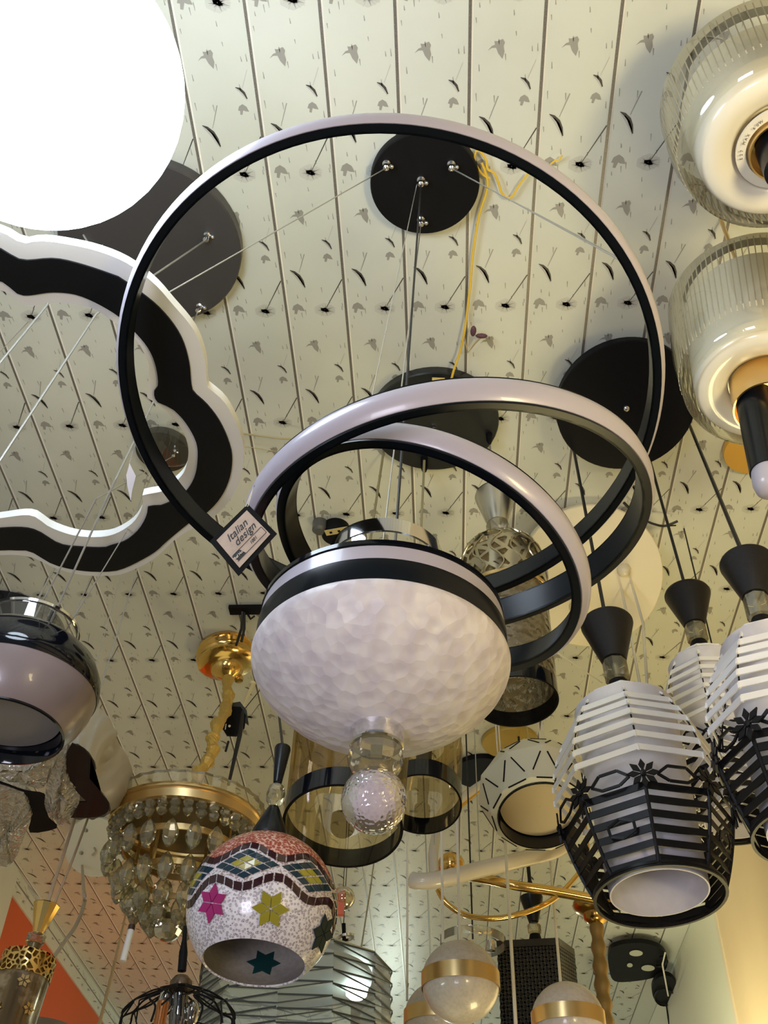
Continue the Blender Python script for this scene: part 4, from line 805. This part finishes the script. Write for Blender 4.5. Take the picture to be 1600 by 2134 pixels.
# ---------------------------------------------------------------- smoked glass cylinders with black rims
def cyl(label, ax, ytop, yb0, yb1, hw, name='smoked_glass_pendant', cordto=None):
    t = thing(name, label, 'pendant lamp', ax.pt(ytop))
    m = MB(); m.lathe(ax, ax.prof([(hw * .5, ytop - 4), (hw * .97, ytop), (hw * .98, yb0)]), 64); part('glass_cylinder', m, M['amber'], t, label='smoky amber glass')
    m = MB(); m.lathe(ax, ax.prof([(hw * .955, yb0), (hw, yb0), (hw * 1.005, yb1), (hw * .955, yb1)]), 72, close=True); part('black_rim', m, M['gloss'], t)
    m = MB(); m.lathe(ax, ax.prof([(.5, ytop), (hw * .2, ytop + 1), (hw * .2, ytop + 26), (.5, ytop + 28)]), 24); part('lamp_holder', m, M['matte'], t); return t
aA = AX((733, 1545), (714, 1722), 2.05, 1.99); tA_ = cyl('largest smoked glass cylinder with a broad black rim, behind the bubbly crystal ball', aA, 1530, 1688, 1724, 126)
M['olivecord'] = mat('olive_grey_cord', (.30, .27, .15), .5); m = MB(); m.tube([aA.pt(1530), aty(771, 1129, 2.6), atz(800, 935, ZC)], .0045); part('cord', m, M['olivecord'], tA_)
aB = AX((884, 1560), (880, 1675), 2.8, 2.72); tB_ = cyl('smaller smoked glass cylinder with a black rim, just right of the bubbly crystal ball', aB, 1560, 1645, 1677, 82)
m = MB(); m.tube([aB.pt(1560), aty(875, 1150, 2.6), atz(884, 960, ZC - .1)], .005); part('cord', m, M['olivecord'], tB_)
aC = AX((1030, 1025), (1076, 1462), 2.47, 2.42)
tC_ = thing('filigree_pendant', 'steel cone pendant with scrollwork filigree dome over a smoky glass cylinder, inside the small ring', 'pendant lamp', aC.pt(1025))
m = MB(); m.lathe(aC, aC.prof([(.5, 1033), (41, 1033), (42, 1036), (22, 1092), (.5, 1094)]), 48); part('steel_cone', m, M['steel'], tC_, sharp=30)
m = MB(); m.lathe(aC, aC.prof([(22, 1093), (25, 1096), (25, 1122), (20, 1126)]), 8); part('crystal_block', m, M['cryst'], tC_, sharp=8)
m = MB(); m.lathe(aC, aC.prof([(26, 1133), (54, 1140), (78, 1156), (89, 1178), (91, 1215), (91, 1250)]), 64); part('filigree_dome', m, lace('silver_scrollwork', (.55, .50, .38), (.9, .88, .8), 24), tC_, label='openwork scroll dome of antique silver')
m = MB()
for k in range(14):
    a = 2 * math.pi * k / 14; e = lambda a_, r_, y_: aC.pt(y_) + (aC.e1 * math.cos(a_) + aC.e2 * math.sin(a_)) * r_ * aC.px(y_)
    m.tube(smooth_line([e(a, 50, 1139), e(a + .12, 68, 1148), e(a + .02, 80, 1158), e(a - .12, 84, 1166), e(a - .05, 87, 1174), e(a + .1, 90, 1184), e(a + .16, 91, 1200), e(a, 92, 1215), e(a - .1, 92, 1232), e(a + .05, 92, 1248)], 4), .0028, 5)
    m.tube(smooth_line([e(a + .22, 62, 1145), e(a + .30, 70, 1151), e(a + .24, 78, 1158), e(a + .16, 76, 1156)], 5), .0026, 5)
part('scroll_wires', m, mat('antique_silver', (.60, .54, .40), .25, 1.0), tC_)
m = MB(); m.lathe(aC, aC.prof([(91, 1247), (93, 1248), (93, 1254), (91, 1254)]), 64, close=True); part('gold_line', m, M['gold2'], tC_)
m = MB(); m.lathe(aC, aC.prof([(86, 1180), (87, 1250), (87, 1435)]), 64); part('smoky_glass', m, glass('mottled_smoky_glass', (.36, .29, .18), .45, (.17, .13, .07), .05, .08, bump=(38, .4, .6)), tC_)
m = MB(); m.lathe(aC, aC.prof([(83, 1434), (87.5, 1434), (88, 1463), (84, 1463)]), 72, close=True); part('black_rim', m, M['gloss'], tC_)
m = MB(); m.tube([aC.pt(1034), atz(1020, 915, ZC - .04)], .004); part('cord', m, M['wire'], tC_)
m = MB(); m.lathe((atz(1019, 905, ZC - .04), (0, 0, -1)), [(.012, 0), (.012, .03), (.006, .05), (.001, .05)], 16); part('cord_grip', m, M['matte'], dt)
m = MB(); m.lathe((atz(884, 955, ZC - .04), (0, 0, -1)), [(.014, 0), (.014, .05), (.008, .07), (.001, .07)], 16); part('cord_grip', m, M['matte'], dt)
q = aty(876, 1150, 2.5); M['olivecord'] = mat('olive_grey_cord', (.30, .27, .15), .5)
# ---------------------------------------------------------------- faceted white drum
ax = AX((1112, 1610), (1128, 1702), 3.6, 3.52)
t = thing('faceted_drum_lamp', 'cream white faceted drum lamp with thin black slits, left of the largest barrel pendant', 'pendant lamp', ax.pt(1600))
NF = 10; V = lambda hw, y_, i, ph: ax.pt(y_) + (ax.e1 * math.cos(2 * math.pi * (i + ph) / NF) + ax.e2 * math.sin(2 * math.pi * (i + ph) / NF)) * hw * ax.px(y_)
m = MB(); r0 = [V(95, 1612, i, 0) for i in range(NF)]; r1 = [V(126, 1650, i, .5) for i in range(NF)]; r2 = [V(104, 1697, i, 0) for i in range(NF)]
n = 40; r3 = [ax.pt(1700) + (ax.e1 * math.cos(2 * math.pi * i / n) + ax.e2 * math.sin(2 * math.pi * i / n)) * 92 * ax.px(1700) for i in range(n)]
m.add(r0 + r1 + r2, [f_ for i in range(NF) for f_ in ((i, NF + i, (i + 1) % NF), (NF + i, NF + (i + 1) % NF, (i + 1) % NF), (NF + i, 2 * NF + (i + 1) % NF, NF + (i + 1) % NF), (NF + i, 2 * NF + i, 2 * NF + (i + 1) % NF))])
r2b = [ax.pt(1697) + (r2[int(i * NF / n)] * (1 - (i * NF / n) % 1) + r2[(int(i * NF / n) + 1) % NF] * ((i * NF / n) % 1)) - ax.pt(1697) for i in range(n)]
m.add(r2b + r3, [(i, (i + 1) % n, n + (i + 1) % n, n + i) for i in range(n)])
part('faceted_shell', m, mat('ivory_enamel', (.74, .71, .56), .4), t, sharp=5)
mc = MB(); cx = ax.pt(1655)
def slit(p, q, a=.22, b=.78): 
    o = unit((p + q) / 2 - cx); mc.bar(p + (q - p) * a + o * .001, p + (q - p) * b + o * .001, .005, .003, o)
for i in range(NF): slit(r1[i], r0[i]); slit(r1[i], r0[(i + 1) % NF]); slit(r2[i], r1[i]); slit(r2[(i + 1) % NF], r1[i]); slit(r2[i], r2[(i + 1) % NF], .15, .8); slit(r0[i], r0[(i + 1) % NF])
o = part('slits', mc, M['matte'], t, sharp=0); o['kind'] = 'stuff'
m = MB(); m.lathe(ax, ax.prof([(92, 1700), (91, 1702), (88, 1702), (84, 1676), (.5, 1676)]), 56, 0); part('black_inner_rim', m, M['gloss'], t)
m = MB(); m.lathe(ax, ax.prof([(83, 1677), (82, 1680), (.5, 1681)]), 48); part('beige_diffuser', m, mat('beige_diffuser', (.52, .42, .27), .5), t)
m = MB()
for x in (1040, 1046, 1128, 1136): m.tube([aty(x, 1612, 3.6), aty(x - 6 + (x > 1100) * 2, 1530, 3.6), [*aty(x - 6, 1530, 3.6)[:2], ZC]], .003)
part('cords', m, M['whitewire'], t)
# ---------------------------------------------------------------- gold spiral lamp with white light strips
t = thing('spiral_ribbon_lamp', 'looping gold ribbon lamp with a white light strip, above the two-tone globes', 'chandelier', aty(1030, 1800, 4.2))
Y = 4.2
def rib(name, pts, r, mt, flat=1.0): m = MB(); m.tube(smooth_line([aty(x, y, yy) for x, y, yy in pts], 8), r, 10); part(name, m, mt, t)
M['warmopal'] = mat('warm_opal_strip', (.66, .60, .50), .3, coat=.3)
rib('white_strip', [(1185, 1755, 4.3), (1150, 1775, 4.2), (1080, 1793, 4.1), (1000, 1812, 4.05), (930, 1830, 4.0), (880, 1837, 4.0), (860, 1834, 4.02)], .034, M['warmopal'])
rib('white_strip', [(1020, 1625, 4.5), (985, 1648, 4.5), (945, 1680, 4.45), (915, 1725, 4.4), (903, 1775, 4.3), (905, 1824, 4.25)], .022, M['warmopal'])
rib('gold_ribbon', [(905, 1824, 4.25), (950, 1824, 4.2), (1010, 1832, 4.15), (1070, 1845, 4.1), (1150, 1857, 4.1), (1240, 1874, 4.1)], .020, M['gold'])
rib('gold_ribbon', [(912, 1854, 4.1), (930, 1882, 4.1), (970, 1907, 4.1), (1030, 1914, 4.1), (1090, 1903, 4.1), (1140, 1882, 4.15), (1175, 1855, 4.2), (1210, 1815, 4.3)], .011, M['gold'])
rib('gold_ribbon', [(1020, 1632, 4.5), (988, 1656, 4.5), (950, 1690, 4.45)], .010, M['gold'])
m = MB(); m.sphere(aty(940, 1802, 4.5), .062, 24, 14, sc=(1, 1, .9)); part('gold_ball', m, M['gold'], t)
m = MB()
for x, y in [(1000, 1812), (1120, 1785), (905, 1760)]: q = aty(x, y, 4.2); m.tube([q, [*q[:2], ZC]], .0025)
part('cables', m, M['wire'], t)
# ---------------------------------------------------------------- two-tone globes
SM = mat('crackled_white_glass', (.56, .50, .45), .3, coat=.4, vary=(80, (.50, .45, .40), .45, .6))
def globe(label, px, py, r, y, tops):
    ax = AX((px - (py - (py - 60)) * 0, py - 60), (px + (px - 882) * .03, py + 30), y); t = thing('banded_globe_pendant', label, 'pendant lamp', ax.pt(py - r), 'white globes with a gold band'); c = ax.pt(py); R = r * ax.px(py)
    m = MB(); m.sphere(c, R, 40, 26); part('glass_globe', m, SM, t)
    h = .20 * R; b = MB(); b.lathe((c, (0, 0, -1)), [(R * 1.0, -h), (R * 1.012, -h), (R * 1.012, h), (R * 1.0, h)], 64, close=True); part('gold_band', b, M['gold2'], t, sharp=30)
    m = MB()
    for p in tops: m.tube([c + [(p[0] - px) * ax.px(py), 0, R * .97], aty(p[0], p[1], y), [*aty(p[0] + (p[2] if len(p) > 2 else 0), p[1], y)[:2], ZC] if py < 2127 else ceil_pt(1142, 1745)], .0055)
    part('white_cords', m, M['whitewire'], t); return t, ax
globe('nearest white globe with a gold band around its middle, its whole outline in view', 958, 2046, 81, 3.6, [(958, 1960), (922, 1900)])
globe('white gold-banded globe half hidden behind the nearest globe, on its left', 913, 2124, 72, 4.2, [(848, 2085, -6)])
globe('white gold-banded globe at the lower right of the perforated black shade', 1178, 2128, 76, 3.6, [(1168, 2050)])
ax = AX((985, 1958), (985, 1975), 4.3); t = thing('acrylic_mount', 'clear acrylic mounting disc with bright chrome clips above the nearest gold-banded globe', 'mount', ax.pt(1958))
m = MB(); m.lathe(ax, ax.prof([(66, 1955), (68, 1955), (68, 1972), (66, 1972)]), 48, close=True); part('acrylic_disc', m, M['clear'], t)
for x in (953, 978, 1022): m = MB(); m.lathe((aty(x, 1962, 4.3), (0, 0, -1)), [(.018, 0), (.018, .04), (.001, .045)], 16); part('chrome_clip', m, M['chrome'], t)
m = MB(); m.tube([ax.pt(1957), [*ax.pt(1957)[:2], ZC]], .004); part('cord', m, M['blackwire'], t)
cord([atz(1044, 1700, ZC), aty(1052, 1745, 4.0), aty(1076, 2160, 3.5)], .006, M['whitewire'], 'long white cord passing in front of the perforated black shade')
cord([atz(1300, 1160, ZC), aty(1340, 1300, 2.9), aty(1350, 1460, 2.8)], .005, M['whitewire'], 'pale cord right of the largest barrel cone, the outer of a pair')
cord([atz(1285, 1180, ZC), aty(1310, 1300, 2.9), aty(1338, 1452, 2.8)], .005, M['whitewire'], 'pale cord right of the largest barrel cone, the inner of a pair')
cord([atz(1085, 1290, ZC), aty(1160, 1360, 3.2), aty(1255, 1424, 3.2)], .003, M['whitewire'], 'thin pale string slanting past the small black ring towards the largest barrel')
cord([atz(780, 1790, ZC - .1), aty(772, 1850, 5.0), aty(752, 1980, 4.8)], .004, M['wire'], 'thin grey wire above the zigzag wire drum')
# ---------------------------------------------------------------- perforated black shade
t = thing('perforated_shade_pendant', 'black perforated square shade hanging below a black cone and crystal', 'pendant lamp', aty(1103, 1800, 4.5))
m_ = lace('black_lattice', (.02, .022, .026), (.25, .26, .27), 34); m_.node_tree.nodes['Principled BSDF'].inputs['Metallic'].default_value = 0
q0, q1, q2 = aty(1036, 1968, 4.4), aty(1163, 1962, 4.4), aty(1196, 1985, 4.85); dz = np.array([0, 0, -.48]); q3 = q0 + (q2 - q1)
M['cell'] = mat('lattice_black', (.012, .013, .016), .3); m = MB()
for a_, b_ in ((q0, q1), (q1, q2), (q3, q2), (q0, q3)):
    n_ = unit(np.cross(b_ - a_, [0, 0, 1])); L_ = np.linalg.norm(b_ - a_); nx, nz = int(L_ / .028), 15
    m.bar(a_, b_, .03, .006, n_); m.bar(a_ + dz, b_ + dz, .02, .006, n_)
    for i in range(nx + 1):
        for j in range(nz):
            s0_ = a_ + (b_ - a_) * (i / nx) + dz * (j / nz); s1_ = a_ + (b_ - a_) * (min(i + .5, nx) / nx) + dz * ((j + .5) / nz); s2_ = a_ + (b_ - a_) * (i / nx) + dz * ((j + 1) / nz)
            if i < nx: m.bar(s0_, s1_, .008, .005, n_); m.bar(s1_, s2_, .008, .005, n_); m.bar(s1_, s1_ + (b_ - a_) * (.5 / nx) - dz * .5 / nz, .008, .005, n_); m.bar(s1_, s1_ + (b_ - a_) * (.5 / nx) + dz * .5 / nz, .008, .005, n_)
part('lattice_walls', m, M['cell'], t, sharp=0)
m = MB(); m.extrude([q0, q1, q2, q3], (0, 0, .004)); part('top_plate', m, M['matte'], t, sharp=0)
m = MB(); ins = lambda p: (p * .9 + (q0 + q2) / 2 * .1)
for a_, b_ in ((q0, q1), (q1, q2), (q3, q2), (q0, q3)): a2_, b2_ = ins(a_), ins(b_); m.add([a2_, b2_, b2_ + dz, a2_ + dz], [(0, 1, 2, 3)])
part('inner_shade', m, mat('dark_grey_lining', (.05, .055, .06), .5), t, sharp=0)
ax = AX((1100, 1800), (1116, 1965), 4.55)
m = MB(); m.lathe(ax, ax.prof([(.5, 1796), (4, 1797), (4, 1835), (7, 1845), (6, 1862), (24, 1870), (23, 1876), (10, 1922), (.5, 1923)]), 28); part('black_cone', m, M['black'], t)
m = MB(); m.lathe(ax, ax.prof([(9, 1923), (14, 1928), (14, 1944), (9, 1948)]), 8); part('crystal_block', m, M['cryst'], t, sharp=8)
m = MB(); m.lathe(ax, ax.prof([(.5, 1946), (11, 1948), (15, 1966), (.5, 1967)]), 24); part('socket_knob', m, M['matte'], t)
m = MB(); m.tube([ax.pt(1798), [*ax.pt(1798)[:2], ZC]], .006); part('cord', m, M['blackwire'], t)
# ---------------------------------------------------------------- gold cup with cloth-covered chain, lower right
ax = AX((1238, 1880), (1262, 2134), 5.0)
t = thing('cloth_covered_drop', 'brown gold ceiling cup with a thick cloth-wrapped chain, below the tip of the looping ribbon', 'chandelier', ax.pt(1880))
m = MB(); m.lathe(ax, ax.prof([(.5, 1876), (30, 1876), (44, 1882), (46, 1890), (40, 1900), (26, 1906), (24, 1918), (14, 1926), (.5, 1930)]), 48); part('gold_cup', m, mat('bronze_gold', (.45, .27, .08), .2, 1.0), t, sharp=50)
m = MB(); P_ = [ax.pt(1925 + i * 5) for i in range(50)]; m.tube(P_, [(13.5 + i * .06 + 2 * math.sin(i * .8)) * ax.px(1990) for i in range(50)], 10); part('cloth_chain', m, mat('bronze_cloth', (.26, .17, .06), .5, .3), t)
m = MB(); m.tube([ax.pt(1878), [*ax.pt(1878)[:2], ZC]], .01); part('stem', m, M['gold2'], t)
# ---------------------------------------------------------------- wire cage lamp, bottom
ax = AX((386, 1934), (372, 2110), 2.6)
t = thing('wire_cage_lamp', 'black wire cage lamp with dark glass bulbs at the bottom edge, below the crystal chandelier', 'pendant lamp', ax.pt(1934))
m = MB(); m.lathe(ax, ax.prof([(.5, 1930), (4, 1931), (5, 1960), (9, 1985), (9, 2024), (.5, 2026)]), 20); part('cord_sleeve', m, M['matte'], t)
m = MB(); m.tube([ax.pt(1932), ceil_pt(396, 1880)], .0025); part('cord', m, M['blackwire'], t)
m = MB(); m.lathe(ax, ax.prof([(.5, 2034), (14, 2035), (23, 2046), (24, 2062), (.5, 2064)]), 24); part('bronze_socket', m, mat('dark_bronze', (.14, .10, .07), .25, .7), t)
m = MB(); cg = lambda a, s_: ax.pt(2062 + 70 * s_) + (ax.e1 * math.cos(a) + ax.e2 * math.sin(a)) * (28 + 92 * math.sin(min(s_, 1) * math.pi / 2) ** .8) * ax.px(2090)
m.tube([cg(2 * math.pi * i / 32, 0) for i in range(32)], .0035, 6, closed=True)
for k in range(8):
    a = 2 * math.pi * k / 8 + .2; m.tube(smooth_line([cg(a, 0), cg(a + .25, .25), cg(a + .02, .5), cg(a + .2, .75), cg(a + .05, 1.05), cg(a + .1, 1.5)], 4), .0026, 6); m.tube(smooth_line([cg(a, 0), cg(a - .22, .25), cg(a - .02, .5), cg(a - .2, .75), cg(a - .05, 1.05)], 4), .0022, 6); m.tube([cg(a, 0), cg(a + .02, .5), cg(a + .42, .75), cg(a + .4, 1.4)], .002, 5)
part('wire_cage', m, M['matte'], t)
m = MB(); m.lathe(ax, ax.prof([(14, 2064), (18, 2080), (15, 2098), (20, 2118), (18, 2140), (.5, 2150)]), 24); part('smoked_bulb', m, M['smoke'], t)
m = MB(); m.lathe(ax, ax.prof([(.5, 2064), (9, 2066), (9, 2100), (.5, 2102)]), 16); part('grey_socket', m, mat('slate_socket', (.08, .10, .12), .15), t)
b2 = AX((345, 2065), (332, 2134), 2.5); m = MB(); m.lathe(b2, b2.prof([(.5, 2085), (12, 2088), (13, 2160), (.5, 2162)]), 20); part('copper_tube', m, mat('copper', (.50, .20, .07), .25, .8), t)
for x in (345, 400): m = MB(); m.sphere(aty(x, 2085 if x < 380 else 2112, 2.6), .022, 14, 10, sc=(.8, .8, 1.4)); part('glass_bulb', m, M['smoke'], t)
# ---------------------------------------------------------------- zigzag wire drum around a bright lamp
ax = AX((618, 1985), (600, 2320), 3.3)
t = thing('zigzag_wire_drum', 'large many-sided clear drum lamp strung with dark zigzag wires, bottom centre', 'ceiling light', ax.pt(1985))
NS = 12; W_ = lambda y_, i, k=1.0: ax.pt(y_) + (ax.e1 * math.cos(2 * math.pi * i / NS + .1) + ax.e2 * math.sin(2 * math.pi * i / NS + .1)) * 203 * ax.px(2060) * k
m = MB(); rows = 8; yy = lambda s_: 2030 + s_ * 28
for i in range(NS):
    for j in range(rows):
        e = (W_(yy(j), i + .5) - ax.pt(yy(j))); hi, lo = (yy(j), yy(j + .8)) if i % 2 else (yy(j + .8), yy(j))
        m.bar(W_(yy(j), i), W_(yy(j + .12), i + 1), .0045, .004, e); m.bar(W_(yy(j + .12), i + 1) if i % 2 else W_(yy(j), i), W_(yy(j + .75), i) if i % 2 else W_(yy(j + .75), i + 1), .0035, .003, e)
o = part('zigzag_wires', m, mat('gunmetal_wire', (.07, .08, .08), .3, .5), t, sharp=0)
m = MB(); m.lathe(ax, [(203 * ax.px(2060) * .985, ax.t(2026)), (203 * ax.px(2060) * .985, ax.t(2300))], NS, a0=.1); part('clear_panels', m, glass('clear_panel', (.90, .94, .92), .22, (.55, .62, .60), .08, .12), t, sharp=5)
m = MB(); m.lathe(ax, ax.prof([(.5, 2024), (200, 2026), (203, 2030)]), NS, a0=.1); part('steel_back_plate', m, M['steel'], t, sharp=10)
m = MB(); c = aty(742, 2085, 3.35); m.lathe((c + [0, 0, .05], (0, 0, -1)), [(.001, 0), (.03, .0), (.036, .012), (.032, .035), (.02, .045), (.001, .05)], 28); part('lit_bulb', m, mat('lit_bulb_glass', (.9, .9, .9), .3, emit=((.85, 1.0, .93), 30.0)), t, label='glowing cool white bulb')
for x in (700, 745, 775): m = MB(); m.bar(aty(x, 2022, 3.4), aty(x + 20, 2026, 3.4), .07, .01, (0, 1, 0)); part('reflector_tile', m, M['white'], t)
m = MB(); m.lathe(ax, ax.prof([(160, 2032), (160, 2044), (.5, 2044)]), 40); part('grey_diffuser', m, mat('silver_cloth', (.45, .49, .48), .5), t)
# small items
t = thing('small_globe_lamp', 'small clear yellowish globe with an orange core, beside the right rim of the mosaic globe', 'lamp', aty(712, 1875, 3.6))
m = MB(); m.sphere(aty(715, 1872, 3.6), .042, 20, 12); part('glass_ball', m, glass('yellow_clear_glass', (.9, .84, .6), .1, (.7, .6, .35), .03, .12), t)
m = MB(); m.tube([aty(715, 1852, 3.6), [*aty(715, 1852, 3.6)[:2], ZC]], .0015); part('cord', m, M['blackwire'], t)
m = MB(); m.box(aty(706, 1881, 3.58), (.02, 0, 0), (0, .01, 0), (0, 0, .045)); part('orange_core', m, mat('orange_plastic', (.55, .10, .04), .4), t)
t = thing('chrome_ring_fitting', 'little chrome ring with a black wire stub above the zigzag wire drum', 'fitting', aty(718, 1955, 3.7))
ax = AX((717, 1945), (720, 1960), 3.7); m = MB(); m.lathe(ax, ax.prof([(13, 1952), (19, 1952), (19, 1957), (13, 1957)]), 28, close=True); part('ring', m, M['chrome'], t)
m = MB(); m.tube([aty(716, 1925, 3.7), aty(718, 1990, 3.7)], .008); m.tube([aty(716, 1926, 3.7), [*aty(716, 1926, 3.7)[:2], ZC]], .0015); part('stub', m, M['matte'], t)
t = thing('octagonal_tag_pendant', 'black eight-sided plate with a thin black rod, right of the gold cloth chain', 'pendant', aty(487, 1500, 3.6))
c = aty(487, 1502, 3.7); m = MB(); m.extrude([c + np.array([math.cos(k * math.pi / 4 + .39) * .052, 0, math.sin(k * math.pi / 4 + .39) * .075]) for k in range(8)], (0, .01, 0)); part('octagon_plate', m, M['matte'], t)
m = MB(); m.extrude([aty(x, y, 3.75) for x, y in [(455, 1470), (500, 1462), (514, 1480), (518, 1510), (505, 1500), (488, 1478)]], (0, .01, 0)); part('grey_flap', m, mat('charcoal_flap', (.04, .045, .045), .5), t)
writing('plate_mark', '1', .04, aty(470, 1515, 3.68), (1, 0, 0), (0, 0, 1), mat('white_print', (.7, .7, .68), .5), t)
m = MB(); m.sphere(aty(478, 1513, 3.68), .0055, 8, 6); part('mark_dot', m, M['white'], t)
m = MB(); m.tube([aty(506, 1482, 3.6), aty(500, 1530, 3.6), aty(476, 1636, 3.55)], [.006, .010, .006]); m.tube([aty(476, 1545, 3.65), aty(470, 1566, 3.65)], .005); part('rod', m, M['blackwire'], t)
m = MB(); m.tube([aty(506, 1482, 3.6), aty(540, 1440, 3.7), [*aty(540, 1440, 3.7)[:2], ZC]], .002); part('cord', m, M['blackwire'], t)
m = MB(); m.tube([aty(508, 1470, 3.55), aty(515, 1452, 3.6), aty(527, 1428, 3.65)], [.004, .007, .010]); m.sphere(aty(526, 1424, 3.65), .016, 10, 8, sc=(1, 1, .5)); solo('plastic_wire_tip', m, mat('cream_plastic', (.72, .62, .36), .4), 'cream plastic wire tip between the gold ceiling cup and the textured bowl', 'wire')
